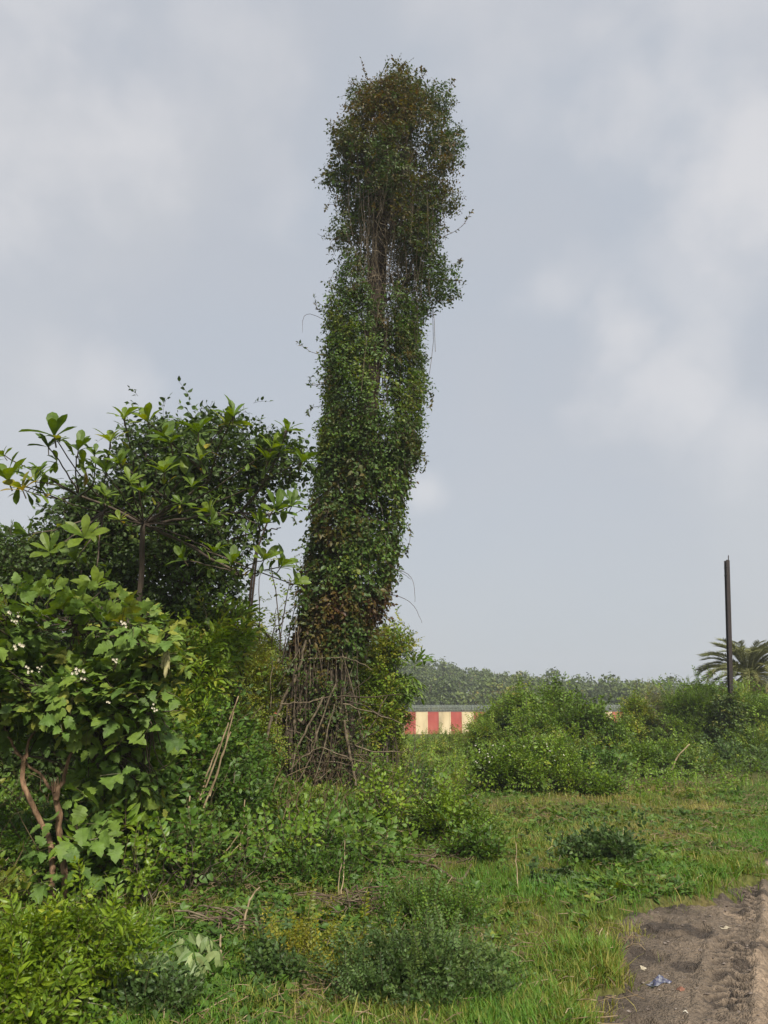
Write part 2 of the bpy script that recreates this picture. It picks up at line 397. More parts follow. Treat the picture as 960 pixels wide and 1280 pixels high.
out = N.new('ShaderNodeOutputMaterial'); p = N.new('ShaderNodeBsdfPrincipled'); L.new(p.outputs[0], out.inputs[0])
g = N.new('ShaderNodeNewGeometry')
mp = N.new('ShaderNodeMapping'); mp.inputs['Rotation'].default_value = (0, 0, HD); L.new(g.outputs['Position'], mp.inputs[0])
sx = N.new('ShaderNodeSeparateXYZ'); L.new(mp.outputs[0], sx.inputs[0])
n1 = N.new('ShaderNodeTexNoise'); n1.inputs['Scale'].default_value = 1.8; n1.inputs['Detail'].default_value = 9; L.new(g.outputs['Position'], n1.inputs['Vector'])
ad = N.new('ShaderNodeMath'); ad.operation = 'MULTIPLY_ADD'; ad.inputs[1].default_value = 1.5; L.new(n1.outputs['Fac'], ad.inputs[0]); L.new(sx.outputs['X'], ad.inputs[2])
mr = N.new('ShaderNodeMapRange'); mr.inputs[1].default_value = -.2; mr.inputs[2].default_value = 1.65; L.new(ad.outputs[0], mr.inputs[0])
r1 = ramp(N, [(0, (.125, .100, .074)), (.26, (.18, .142, .104)), (.44, (.29, .222, .158)), (.66, (.38, .295, .212)), (.82, (.19, .165, .14)), (1, (.22, .20, .175))]); L.new(mr.outputs[0], r1.inputs[0])
n2 = N.new('ShaderNodeTexNoise'); n2.inputs['Scale'].default_value = 34; n2.inputs['Detail'].default_value = 9; n2.inputs['Roughness'].default_value = .65; L.new(g.outputs['Position'], n2.inputs['Vector'])
r2 = ramp(N, [(.3, (.55, .53, .5)), (.68, (1.35, 1.32, 1.3))]); L.new(n2.outputs['Fac'], r2.inputs[0])
mx = N.new('ShaderNodeMix'); mx.data_type = 'RGBA'; mx.blend_type = 'MULTIPLY'; mx.inputs[0].default_value = 1
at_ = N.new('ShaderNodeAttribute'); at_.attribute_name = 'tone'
dm = N.new('ShaderNodeMix'); dm.data_type = 'RGBA'; dm.inputs[7].default_value = (.050, .040, .032, 1)   # darker in the tread lugs; damp churned soil at the edge and in patches
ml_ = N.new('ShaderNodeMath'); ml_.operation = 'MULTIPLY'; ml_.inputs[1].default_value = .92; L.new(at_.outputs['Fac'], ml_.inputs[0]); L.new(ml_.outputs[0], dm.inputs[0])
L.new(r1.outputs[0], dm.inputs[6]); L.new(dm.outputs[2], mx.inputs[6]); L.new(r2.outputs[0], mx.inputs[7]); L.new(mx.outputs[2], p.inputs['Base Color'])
n3 = N.new('ShaderNodeTexVoronoi'); n3.inputs['Scale'].default_value = 75; L.new(g.outputs['Position'], n3.inputs['Vector'])
ba = N.new('ShaderNodeMath'); ba.operation = 'MULTIPLY_ADD'; ba.inputs[1].default_value = -.6; L.new(n3.outputs['Distance'], ba.inputs[0]); L.new(n2.outputs['Fac'], ba.inputs[2])
bp = N.new('ShaderNodeBump'); bp.inputs['Distance'].default_value = .02; bp.inputs['Strength'].default_value = 1; L.new(ba.outputs[0], bp.inputs['Height']); L.new(bp.outputs[0], p.inputs['Normal'])
p.inputs['Roughness'].default_value = .8; p.inputs['Specular IOR Level'].default_value = .3
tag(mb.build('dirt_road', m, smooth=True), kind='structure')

# pebbles and crumbs on the road: nobody could count them
mb = MB()
ico = np.array([(0, 0, 1), (.9, 0, .3), (.28, .85, .3), (-.72, .52, .3), (-.72, -.52, .3), (.28, -.85, .3), (0, 0, -.6)])
icf = np.array([(0, 1, 2), (0, 2, 3), (0, 3, 4), (0, 4, 5), (0, 5, 1), (6, 2, 1), (6, 3, 2), (6, 4, 3), (6, 5, 4), (6, 1, 5)])
n = 9000
y = 3.4 + 9 * rng.random(n) ** 1.6; x = np.interp(y, EY, EX) + U(-.1, 4.5, n)
k = road_in(x, y) > .02; x, y = x[k], y[k]
P = np.stack([x, y, roadz(x, y) + .001], -1)
S = .003 + .018 * rng.random(len(x)) ** 7
place(mb, [(ico * (1, 1, .7), icf, np.zeros(7)), (ico * (1.4, .8, .6), icf, np.zeros(7)), (ico * (1.1, 1.2, .5) + (.1, 0, 0), icf, np.zeros(7))], P, np.stack([U(-1, 1, len(x)), U(-1, 1, len(x)), U(-.2, .2, len(x))], -1), np.tile([0, 0, 1.], (len(x), 1)), S, .5)
M['pebble'] = rough_mat('pebbles', (.07, .055, .045), (.15, .12, .10), 60, c3=(.26, .23, .20), bump=.1)
tag(mb.build('pebbles', M['pebble']), 'small stones and crumbs strewn over the brown dirt track', 'stones', kind='stuff')

# ------------------------------------------------------------------ grass and low ground cover
def veg_edge(x):
    """distance at which the left thicket begins"""
    return np.interp(x, [-9, -3.2, -1.6, -.4, .3, .8], [5.2, 6.6, 8.2, 9.3, 11.5, 14])
def scatter_ground(n, y0=3.3, y1=60, pw=1.0, xl=-.62, xr=.72):
    u = rng.random(n); y = y0 * (y1 / y0) ** (u ** pw); x = y * U(xl, xr, n)
    return x, y
def blade_t(h, lean, w):
    t = np.array([0, .4, .75, 1.]); ws = np.array([w, w * .85, w * .5, 0])
    yy = lean * t ** 2; zz = h * t * (1 - .18 * t * lean)
    V = []
    for q, ww, a, b in zip(t, ws, yy, zz): V += [(-ww, a, b), (ww, a, b)] if ww > 0 else [(0, a, b)]
    return np.array(V, float)
BF = np.array([(0, 1, 3), (0, 3, 2), (2, 3, 5), (2, 5, 4), (4, 5, 6)])
BT = [(blade_t(1, l, w)[:, [0, 1, 2]], BF, np.zeros(7)) for l, w in ((.25, .022), (.5, .026), (.8, .03), (1.1, .026), (.15, .02), (.6, .04))]
def grass_val(x, y):
    a = noise2(x, y, .55, 20); b = noise2(x, y, 1.9, 30); c = noise2(x, y, 6, 40)
    return .44 + 1.1 * (a - .5) + .75 * (b - .5) + .30 * (c - .5) + .03 + .06 * sstep(8, 13, y)
def put_blades(mb, x, y, h, A, dirbias=None):
    n = len(x); P = np.stack([x, y, np.where(road_in(x, y) > -.2, np.maximum(gz(x, y), roadz(x, y)), gz(x, y)) - .004], -1)
    th = U(0, 2 * pi, n); D = np.stack([np.cos(th), np.sin(th), np.zeros(n)], -1)
    Nn = np.tile([0, 0, 1.], (n, 1)) + rng.normal(size=(n, 3)) * .15
    place(mb, BT, P, D, Nn, h, A)
mb = MB()
x, y = scatter_ground(520000, 3.2, 62, .95)
fr = y - veg_edge(x); keep = (road_in(x, y) < .02 + .22 * rng.random(len(x)) ** 3 * sstep(.35, .7, noise2(x, y, 3, 99))) & (fr < 3)
keep &= rng.random(len(x)) < np.where(x < -1.5, .5, 1)
x, y = x[keep], y[keep]
v = grass_val(x, y) + rng.normal(size=len(x)) * .2
edge = sstep(-.5, .0, road_in(x, y))
tall = sstep(.45, .75, noise2(x, y, .9, 60))
h = (.022 + .055 * rng.random(len(x)) ** 1.5 + .07 * tall * rng.random(len(x)) + .035 * edge * rng.random(len(x))) * (1 + .014 * y)
h *= 1 + .5 * sstep(7, 16, y)
v = v - .10 * edge * rng.random(len(x))
put_blades(mb, x, y, h, np.clip(v, 0, 1))
# longer blades low in the middle of the view and along the track
for cx, cy, r, n, hh in ((745, 1210, .55, 3200, .22), (640, 1265, .7, 5200, .26), (700, 1290, .6, 3600, .24), (560, 1290, .6, 3000, .22), (790, 1150, .5, 1500, .15), (850, 1108, .6, 1700, .16), (900, 1085, .6, 1500, .17), (700, 1050, 1.2, 2000, .16), (780, 1060, 1.2, 2200, .17), (880, 1040, 1.6, 2600, .18), (610, 1200, .5, 1200, .14), (950, 1030, 1.5, 2000, .18)):
    gx, gy = ground_at(cx, cy)
    x = gx + rng.normal(size=n) * r * .45; y = gy + rng.normal(size=n) * r * .45
    k = road_in(x, y) < .02; x, y = x[k], y[k]
    put_blades(mb, x, y, .55 * hh * (.35 + .75 * rng.random(len(x))), np.clip(.48 + .9 * (noise2(x, y, 1.8, 66) - .5) + rng.normal(size=len(x)) * .22, 0, 1))
tag(mb.build('grass', M['grass']), 'short patchy green and straw coloured grass over the clearing', 'grass', kind='stuff')

# tufts, counted ones at the track's edge
def tuft(px, py, r, n, h, tone, label):
    gx, gy = ground_at(px, py); z = float(gz(gx, gy))
    root = None
    mb = MB()
    x = gx + rng.normal(size=n) * r * .4; y = gy + rng.normal(size=n) * r * .4
    P = np.stack([x, y, gz(x, y) - .01], -1)
    D = nrm(np.stack([x - gx, y - gy, np.zeros(n)], -1) + rng.normal(size=(n, 3)) * .35 * np.array([1, 1, 0]))
    place(mb, BT, P, D, np.tile([0, 0, 1.], (n, 1)), h * U(.45, 1.1, n), np.clip(tone + rng.normal(size=n) * .18, 0, 1))
    o = mb.build('grass_tuft', M['grass']); tag(o, label, 'grass tuft', 'tufts of longer grass along the track')
tuft(872, 1132, .16, 420, .17, .28, 'low yellowish grass tuft at the far end of the mud patch')
tuft(905, 1148, .14, 300, .15, .5, 'green grass tuft hanging over the dirt beside the pale stone')
tuft(800, 1160, .14, 300, .14, .2, 'straw coloured grass tuft leaning over the left edge of the mud')
tuft(765, 1215, .20, 400, .17, .3, 'shaggy grass tuft with dry blades left of the plastic scrap')
tuft(730, 1200, .22, 460, .19, .55, 'tallest bright green grass tuft left of the mud patch')
tuft(765, 1262, .16, 300, .15, .22, 'dry grass tuft at the bottom corner of the mud patch')

# broad-leaved ground cover between the blades
mb = MB()
x, y = scatter_ground(52000, 3.2, 50, .95)
w = noise2(x, y, .8, 70) + .35 * noise2(x, y, 3, 80)
k = (road_in(x, y) < -.06) & (rng.random(len(x)) < sstep(.5, .95, w) + .12 + .5 * (x < -.6)) & (y - veg_edge(x) < 2)
x, y = x[k], y[k]; n = len(x)
P = np.stack([x, y, gz(x, y) + .01 + .05 * rng.random(n)], -1)
place(mb, 'herb', P, np.tile([0, 0, 1.], (n, 1)) + rng.normal(size=(n, 3)) * .35, rnd_dir(n), U(.5, 1.15, n) * (1 + .03 * y), np.clip(.45 + .5 * (noise2(x, y, 1.5, 5) - .5) + rng.normal(size=n) * .15, 0, 1))
tag(mb.build('ground_cover', M['weed_leaf']), 'tiny broad leaved weeds spreading among the grass', 'ground cover', kind='stuff')

# dry litter: stems and leaf bits
mb = MB()
x, y = scatter_ground(16000, 3.4, 24, 1.0)
k = (road_in(x, y) < .06) & (rng.random(len(x)) < .15 + .9 * sstep(.45, .7, noise2(x, y, .9, 90)) + .5 * (np.abs(y - veg_edge(x)) < 1.2)); x, y = x[k], y[k]; n = len(x)
th = U(0, 2 * pi, n); A_ = np.stack([x, y, gz(x, y) + .02 + .03 * rng.random(n)], -1)
ln = U(.05, .22, n); B_ = A_ + np.stack([np.cos(th) * ln, np.sin(th) * ln, U(-.01, .06, n)], -1)
tv, tf = tubes(arcs(A_, B_, 4, 0, .06), np.full((n, 4), .0022) * (1 + .05 * y[:, None]), 3)
mb.add(tv, tf, np.repeat(np.clip(.55 + rng.normal(size=n) * .25, 0, 1), 12))
tag(mb.build('dry_litter', M['litter']), 'dry broken stems and bits lying in the grass', 'litter', kind='stuff')

# ------------------------------------------------------------------ generic bushes
def clump(x, y, rx, ry, d, dr=None):
    c = at(x, y, d); k = mpp(x, y, d) * F_PX / F_PX
    return [*c, rx * k, (dr if dr is not None else .8 * rx * k), ry * k]
def blob(C, n, lump=.35, freq=1.6, depth=.22, seed=0.):
    C = np.asarray(C, float)
    area = (C[:, 3] * C[:, 4] + C[:, 3] * C[:, 5] + C[:, 4] * C[:, 5]); w = area / area.sum()
    i = rng.choice(len(C), n, p=w); d = rnd_dir(n)
    rr = 1 - np.abs(rng.normal(size=n)) * depth
    rr = np.clip(rr, .15, 1) * (1 + lump * (noise(d * freq + C[i, :3] * .7, 1.0, seed) - .5) * 2)
    P = C[i, :3] + d * C[i, 3:] * rr[:, None]
    out = nrm(d / C[i, 3:])
    return P, out
def cull(P, out, f, thr, seed=0.):
    k = noise(P, f, seed) > thr
    return P[k], out[k]
def foliage(mb, key, C, n, size, tone, tvar=.15, up=.5, o=.8, jit=.5, gap=0, gf=2.0, lump=.35, depth=.22, seed=0., spikes=.014, minz=True, flat=.8):
    P, od = blob(C, n, lump, 1.6, depth, seed)
    if gap: P, od = cull(P, od, gf, gap, seed)
    if minz:
        k = P[:, 2] > gz(P[:, 0], P[:, 1]) + .02; P, od = P[k], od[k]
    if spikes:
        q = np.nonzero(od[:, 2] > -.1)[0]
        q = rng.choice(q, min(len(q), max(3, int(len(P) * spikes))), replace=True)
        dd = nrm(od[q] * .6 + np.array([0, 0, .7]) + rng.normal(size=(len(q), 3)) * .35); ss = .16 * size
        ext = [(P[q] + dd * ss * j * U(.8, 1.2), dd) for j in range(1, 4)]
        P = np.concatenate([P] + [e[0] for e in ext]); od = np.concatenate([od] + [e[1] for e in ext])
    m_ = len(P)
    D = od * o + np.array([0, 0, up]) + rng.normal(size=(m_, 3)) * jit
    Nn = od * (1 - flat) + np.array([0, 0, flat]) + rng.normal(size=(m_, 3)) * .3
    A = tone + (noise(P, 1.3, 50 + seed) - .5) * tvar * 3 + rng.normal(size=m_) * tvar
    place(mb, key, P, D, Nn, size * U(.7, 1.25, m_), np.clip(A, 0, 1))
    return P
def branches(base, C, n, r0=.03, sides=5, spread=.15, per=2):
    """stems from a base to points within the clumps, each with side twigs"""
    mb = MB(); C = np.asarray(C, float)
    i = rng.integers(0, len(C), n)
    spk = 1.6
    B_ = C[i, :3] + rnd_dir(n) * C[i, 3:] * U(.3, .85, n)[:, None]
    A_ = np.asarray(base) + rng.normal(size=(n, 3)) * np.array([spread, spread, 0])
    A_[:, 2] = gz(A_[:, 0], A_[:, 1]) - .05
    P = arcs(A_, B_, 8, .06, .045); R = np.linspace(1, .25, 8)[None] * r0 * U(.5, 1.1, n)[:, None]
    mb.add(*tubes(P, R, sides))
    for _ in range(per):
        j = rng.integers(3, 7, n); a = P[np.arange(n), j]
        b = a + (rnd_dir(n) + np.array([0, 0, .4])) * np.minimum(np.linalg.norm(B_ - A_, axis=1), spk)[:, None] * U(.15, .35, n)[:, None]
        mb.add(*tubes(arcs(a, b, 5, .05, .08), np.linspace(.45, .12, 5)[None] * r0 * U(.5, 1, n)[:, None], 4))
    return mb
def bush(name, label, cat, C, keys, n, size, mat, tone=.5, group=None, stems=8, r0=.02, base=None, bark='bark', part='foliage', **kw):
    C = [c if len(c) == 6 else clump(*c) for c in C]; Ca = np.array(C)
    if base is None:
        bx, by = Ca[:, 0].mean(), Ca[:, 1].mean()
    else: bx, by = base
    bz = float(gz(bx, by))
    root = empty(name, (bx, by, bz), label, cat, group)
    branches((bx, by, bz), C, stems, r0).build('stems' if part == 'foliage' else 'branches', M[bark], root, True)
    mb = MB()
    keys = keys if isinstance(keys, list) else [keys]
    for j, k in enumerate(keys): foliage(mb, k, C, n // len(keys), size, tone, seed=kw.get('seed', rng.random() * 30), **{a: b for a, b in kw.items() if a != 'seed'})
    mb.build(part, M[mat], root)
    return root

# ================================================================== 1. the ivy-covered dead trunk
TD = 12.3
SIL = [(118, 462, 540), (126, 452, 552), (138, 440, 560), (150, 428, 568), (185, 420, 571), (225, 416, 573), (262, 422, 571), (300, 428, 566), (340, 432, 560), (368, 420, 548),
       (400, 404, 535), (440, 400, 534), (480, 396, 535), (520, 396, 532), (560, 394, 523), (600, 390, 513), (640, 385, 506), (680, 382, 502), (720, 378, 496),
       (760, 372, 480), (800, 366, 458), (830, 362, 444)]
SY = np.array([s[0] for s in SIL], float)
SC = np.array([at((s[1] + s[2]) / 2, s[0], TD) for s in SIL])
SR = np.array([(s[2] - s[1]) / 2 * mpp(480, s[0], TD) for s in SIL]) * np.interp(SY, [118, 160, 340, 400, 830], [.70, .80, .80, .85, .90])
SC[:, 0] -= np.interp(SY, [118, 340, 420], [.10, .12, 0])
def tower(yp):
    yp = np.asarray(yp, float)
    return np.stack([np.interp(yp, SY, SC[:, i]) for i in range(3)], -1), np.interp(yp, SY, SR)
tx, ty = at(392, 1010, TD)[:2]
tower_root = empty('ivy_covered_trunk', (tx, ty, float(gz(tx, ty))), 'very tall dead tree trunk wrapped in climbing ivy, leaning slightly right', 'dead tree')
# trunk
tp = [at(a, b, TD) for a, b in ((392, 1035), (393, 960), (398, 900), (404, 850), (414, 790), (428, 700), (446, 600), (460, 500), (468, 420), (473, 330), (476, 260), (480, 200), (486, 150))]
P = path(tp, 40, .012); R = np.interp(np.linspace(0, 1, 40), [0, .08, .3, .7, 1], [.34, .26, .22, .17, .09])
mb = MB(); v_, f_ = tubes(P, R, 12, True)
v_ = v_ + nrm(v_ - np.array([0, 0, 0])) * 0; v_ += (noise(v_, 5.0)[:, None] - .5) * .07 * rng.choice([1]) * np.array([1, 1, 0])
mb.add(v_, f_)
mb.build('trunk', M['dark_bark'], tower_root, True)
# leaning second stem on the left (a gap of sky between them) and snags in the crown
mb = MB()
P = path([at(360, 1000, TD - .2), at(368, 900, TD - .1), at(383, 850, TD), at(390, 806, TD), at(404, 775, TD), at(415, 730, TD)], 16, .006)
mb.add(*tubes(P, np.linspace(.07, .05, 16), 7))
mb.build('side_stem', M['dark_bark'], tower_root, True); mb = MB()
P = path([at(430, 1010, TD + .1), at(440, 930, TD), at(436, 850, TD), at(440, 790, TD), at(446, 720, TD)], 14, .006)
mb.add(*tubes(P, np.linspace(.06, .04, 14), 7))
mb.build('side_stem', M['dark_bark'], tower_root, True); mb = MB()
for a, b, r in (((473, 340), (508, 210), .07), ((474, 300), (452, 190), .06), ((478, 240), (520, 150), .05), ((478, 230), (470, 120), .05), ((470, 380), (520, 340), .04), ((480, 200), (500, 105), .045)):
    P = path([at(*a, TD), (at(*a, TD) + at(*b, TD)) / 2 + U(-.1, .1, 3), at(*b, TD + U(-.4, .4))], 8, .012)
    mb.add(*tubes(P, np.linspace(r, r * .3, 8), 6))
    mb.build('limb', M['dark_bark'], tower_root, True); mb = MB()

def tower_sprigs(key, n, y0, y1, size, tone_fn, depth, out_w, down, gap=None, lump=.2, mb=None, spin=None):
    yp = U(y0, y1, n); c, r = tower(yp)
    th = U(0, 2 * pi, n)
    d = np.stack([np.cos(th), np.sin(th), np.zeros(n)], -1)
    q = np.stack([np.cos(th) * 1.6, np.sin(th) * 1.6, c[:, 2] * 1.5], -1)
    rr = r * (1 + lump * 2.2 * (noise(q, 1.0, 3) - .5) + lump * (noise(q, 2.7, 8) - .5)) * (1 - np.abs(rng.normal(size=n)) * depth)
    P = c + d * rr[:, None] * np.array([1, 1, 1]); P[:, 2] += rng.normal(size=n) * .08
    if gap is not None:
        f, thr = gap; k = noise(P * np.array([1, 1, .55]), f, 4) > thr
        P, d, yp, th = P[k], d[k], yp[k], th[k]
    m_ = len(P)
    D = d * out_w + np.array([0, 0, -down]) + rng.normal(size=(m_, 3)) * .35
    Nn = d + np.array([0, 0, .55]) + rng.normal(size=(m_, 3)) * .35
    place(mb, key, P, D, Nn, size * U(.55, 1.35, m_), np.clip(tone_fn(yp, P), 0, 1))
def tone_top(yp, P): return .37 + .38 * (noise(P, .9, 12) - .45) + rng.normal(size=len(P)) * .09 + .12 * sstep(300, 380, yp)
def tone_mid(yp, P):
    brown = .30 * sstep(.52, .75, noise(P * np.array([1, 1, .5]), 1.3, 33))
    return np.interp(yp, [340, 380, 430, 520, 600, 830], [.38, .62, .76, .70, .58, .55]) + rng.normal(size=len(P)) * .09 - brown + .25 * (rng.random(len(P)) > .965) + .75 * (noise(P * np.array([1, 1, .8]), 2.3, 57) - .5)
mb = MB()
tower_sprigs('creeper_big', 6200, 540, 835, .88, tone_mid, .14, .5, .8, (1.9, .25), .15, mb)
tower_sprigs('creeper', 5600, 380, 580, .95, tone_mid, .15, .7, .35, (1.9, .21), .20, mb)
tower_sprigs('creeper', 1800, 380, 830, .95, tone_mid, .5, .6, .5, None, .1, mb)
mb_ivy = mb
mb = MB()
tower_sprigs('creeper', 5600, 112, 385, .92, tone_top, .34, .8, .15, (1.6, .42), .40, mb)
tower_sprigs('creeper', 3000, 112, 270, .92, tone_top, .5, .8, .0, (1.9, .36), .42, mb)
for cx, cy, cr_, nn in ((436, 172, 17, 170), (424, 222, 15, 130), (452, 118, 16, 130), (500, 104, 20, 200), (545, 126, 17, 150), (560, 175, 15, 130), (556, 250, 14, 120), (545, 348, 20, 200), (556, 365, 12, 80), (428, 285, 12, 80), (520, 300, 18, 150)):
    cc = at(cx, cy, TD + U(-.4, .4)); k_ = cr_ * mpp(cx, cy, TD); dd = rnd_dir(nn); P = cc + dd * k_ * rng.random(nn)[:, None] ** .5 * np.array([1.2, 1.2, .9])
    place(mb, 'creeper', P, dd + np.array([0, 0, -.1]) + rng.normal(size=(nn, 3)) * .4, dd + np.array([0, 0, .8]), .85 * U(.5, 1.3, nn), np.clip(tone_top(np.full(nn, cy), P) + (.15 if cy > 330 else 0), 0, 1))
mb.build('dry_ivy_crown', M['tower_leaf'], tower_root)
# hanging strands and tangled dry twigs in the thin upper part
mb = MB()
n = 240; yp = U(170, 420, n); c, r = tower(yp); th = U(0, 2 * pi, n); q = r * np.sqrt(rng.random(n)) * .95
A_ = c + np.stack([np.cos(th) * q, np.sin(th) * q, np.zeros(n)], -1); ln = U(.6, 2.2, n)
B_ = A_ + np.stack([rng.normal(size=n) * .12, rng.normal(size=n) * .12, -ln], -1)
mb.add(*tubes(arcs(A_, B_, 7, 0, .03), np.full((n, 7), .005), 3))
n = 800; yp = U(200, 380, n); c, r = tower(yp); th = U(0, 2 * pi, n); q = r * np.sqrt(rng.random(n)) * .7
A_ = c + np.stack([np.cos(th) * q, np.sin(th) * q, np.zeros(n)], -1)
B_ = A_ + rnd_dir(n) * U(.2, .6, n)[:, None]
mb.add(*tubes(arcs(A_, B_, 5, 0, .12), np.full((n, 5), .006), 3))
mb.build('hanging_strands', M['vine'], tower_root)
# loose shoots breaking the outline
def shoot(pts, r=.006, leaf=True, nl=None, key=None, ls=.8, tone=.35, k=12, into=None):
    mbl = into or MB()
    P = path(pts, k, .004); tv_, tf_ = tubes(P, np.linspace(r, r * .4, k), 4); mbl.add(tv_, tf_, STEM)
    if leaf:
        L_ = np.linalg.norm(np.diff(P, axis=0), axis=1).sum(); nl = nl or int(L_ / .05) + 2
        t = U(.15, 1, nl) * (k - 1); i = np.clip(t.astype(int), 0, k - 2)
        Q_ = P[i] + (P[i + 1] - P[i]) * (t - i)[:, None]
        tan_ = nrm(P[i + 1] - P[i])
        D = tan_ * .3 + rnd_dir(nl)
        tmpl = [(SMALL[0], SMALL[1], np.zeros(len(SMALL[0])))]
        place(mbl, tmpl, Q_, D, rnd_dir(nl) * .6 + np.array([0, -.2, .8]), .085 * ls * U(.7, 1.25, nl), np.clip(tone + rng.normal(size=nl) * .1, 0, 1))
    if into is None: mbl.build('shoot', M['tower_leaf'], tower_root)
for a, m_, b, lf, tn in (((470, 115), (458, 95), (451, 72), 1, .3), ((500, 100), (502, 88), (506, 78), 1, .3), ((530, 100), (532, 90), (524, 84), 1, .3), ((552, 128), (562, 112), (566, 98), 1, .3),
        ((435, 178), (420, 165), (409, 150), 1, .32), ((430, 205), (412, 215), (392, 226), 1, .4), ((562, 170), (572, 168), (579, 162), 1, .35), ((560, 215), (573, 205), (578, 208), 1, .3),
        ((560, 300), (575, 285), (590, 263), 1, .3), ((425, 300), (412, 298), (397, 292), 0, .3), ((430, 285), (415, 300), (420, 320), 0, .3), ((545, 345), (562, 350), (582, 352), 1, .35), ((540, 372), (560, 375), (577, 368), 1, .4),
        ((405, 448), (390, 440), (372, 428), 1, .4), ((410, 395), (400, 388), (395, 378), 1, .4), ((408, 410), (385, 392), (378, 415), 0, .3), ((420, 260), (412, 255), (407, 262), 1, .3), ((400, 470), (388, 482), (390, 470), 1, .5),
        ((395, 500), (388, 510), (385, 520), 1, .5), ((533, 480), (540, 492), (537, 510), 1, .4), ((525, 560), (532, 575), (528, 590), 1, .4), ((505, 640), (512, 660), (508, 690), 1, .45),
        ((495, 700), (512, 720), (519, 752), 0, .4), ((488, 735), (510, 750), (528, 779), 0, .4), ((490, 690), (500, 715), (514, 724), 0, .4), ((480, 760), (492, 775), (490, 790), 1, .45), ((575, 340), (572, 330), (575, 325), 1, .3),
        ((470, 780), (488, 800), (512, 822), 1, .6), ((460, 790), (490, 795), (512, 815), 1, .62), ((380, 620), (372, 640), (368, 655), 1, .5), ((372, 750), (362, 762), (366, 780), 1, .5)):
    d_ = TD + U(-.4, .2); sx_ = float(np.interp(a[1], SY, [(q[1] + q[2]) / 2 for q in SIL])); a = (a[0] + (sx_ - a[0]) * .38, a[1] + 4)
    shoot([at(*a, d_), at(*m_, d_ - U(0, .2)), at(*b, d_ - U(0, .3))], leaf=bool(lf), tone=tn, nl=26 if lf else None)
n = 150
yp = U(95, 820, n); c, r = tower(yp); sd = rng.choice([-1, 1], n)
for i in range(n):
    th = (0 if sd[i] > 0 else pi) + rng.normal() * .6
    d = np.array([cos(th), sin(th), 0]); a = c[i] + d * r[i] * .9; ln = U(.12, .5) * (1.5 if yp[i] < 400 else 1)
    b = a + d * ln * .6 + np.array([0, 0, U(-.4, .35)]) * ln
    shoot([a, a + d * ln * .4 + np.array([0, 0, .06]), b], .004, rng.random() > .15, None, None, .8, float(np.interp(yp[i], [350, 420], [.3, .55])), 6, mb_ivy)
mb_ivy.build('ivy_leaves', M['tower_leaf'], tower_root)
# bare woody vines round the foot
mb = MB()
n = 190
tt = rng.random(n)
xa = 342 + 98 * rng.random(n); ya = U(985, 1040, n)
xb = 400 + 60 * (xa - 395) / 55 * .55 + rng.normal(size=n) * 12; yb = U(770, 880, n)
for i in range(n):
    dd = TD - .75 * sqrt(max(0, 1 - ((xa[i] - 396) / 60) ** 2)) * (1 if rng.random() < .75 else -.6)
    m_x = (xa[i] + xb[i]) / 2 + rng.normal() * 13 + (xa[i] - 396) * .12
    r_ = .004 + .014 * rng.random() ** 3
    P = path([at(xa[i], ya[i], dd), at(m_x, (ya[i] + yb[i]) / 2 + 20, dd), at(xb[i], yb[i], TD + (dd - TD) * .6)], 12, .012)
    mb.add(*tubes(P, np.full(12, r_) * U(.8, 1.2, 12), 5), mat=0 if rng.random() < .8 else 1)
for i in range(70):
    x0, y0 = U(335, 445), U(850, 1020); an = rng.normal() * .9; l = U(30, 95)
    dd = TD - U(.35, .85)
    P = path([at(x0, y0, dd), at(x0 + l * .5 * cos(an), y0 + l * .5 * sin(an) + rng.normal() * 8, dd - .06), at(x0 + l * cos(an), y0 + l * sin(an), dd)], 9, .012)
    mb.add(*tubes(P, np.linspace(1.1, .5, 9) * U(.006, .014), 4), mat=int(rng.random() < .5))
for pts, r_, dd in (([(405, 870), (385, 910), (368, 945), (362, 985)], .022, 11.4), ([(420, 855), (400, 905), (385, 955), (362, 990)], .016, 11.35), ([(418, 880), (405, 935), (390, 985), (386, 1010)], .015, 11.3), ([(370, 845), (352, 880), (345, 905), (352, 930)], .03, 11.6),
                    ([(340, 895), (330, 940), (335, 985), (352, 1015), (368, 1050), (378, 1088)], .028, 11.2), ([(383, 800), (372, 840), (362, 858), (356, 880)], .026, 11.7), ([(430, 900), (436, 940), (444, 985), (440, 1020)], .03, 11.5), ([(352, 880), (395, 875), (418, 868)], .016, 11.4), ([(362, 962), (400, 935), (440, 950)], .014, 11.3), ([(375, 825), (430, 822), (465, 838)], .012, 11.7), ([(330, 880), (308, 905)], .012, 11.3), ([(380, 905), (368, 900), (372, 930), (366, 945)], .03, 11.6)):
    P = path([at(a, b, dd) for a, b in pts], 16, .008); mb.add(*tubes(P, np.linspace(1.1, .8, 16) * r_ * .72, 6), mat=1)
mb.build('bare_vines', [M['dark_vine'], M['vine']], tower_root, True)
mb = MB()   # sparse ivy low on the trunk
n = 2600; yp = 820 + 200 * rng.random(n) ** .8; xx = 391 + rng.normal(size=n) * 33
P = np.array([at(a, b, TD - U(.2, .8)) for a, b in zip(xx, yp)]); P, _ = cull(P, P, 2.2, .44); n = len(P)
place(mb, 'creeper_big', P, rng.normal(size=(n, 3)) + np.array([0, -.4, -.3]), np.tile([0, -.6, .7], (n, 1)) + rng.normal(size=(n, 3)) * .4, .7 * U(.7, 1.2, n), np.clip(.52 + rng.normal(size=n) * .1, 0, 1))
mb.build('low_ivy', M['tower_leaf'], tower_root)

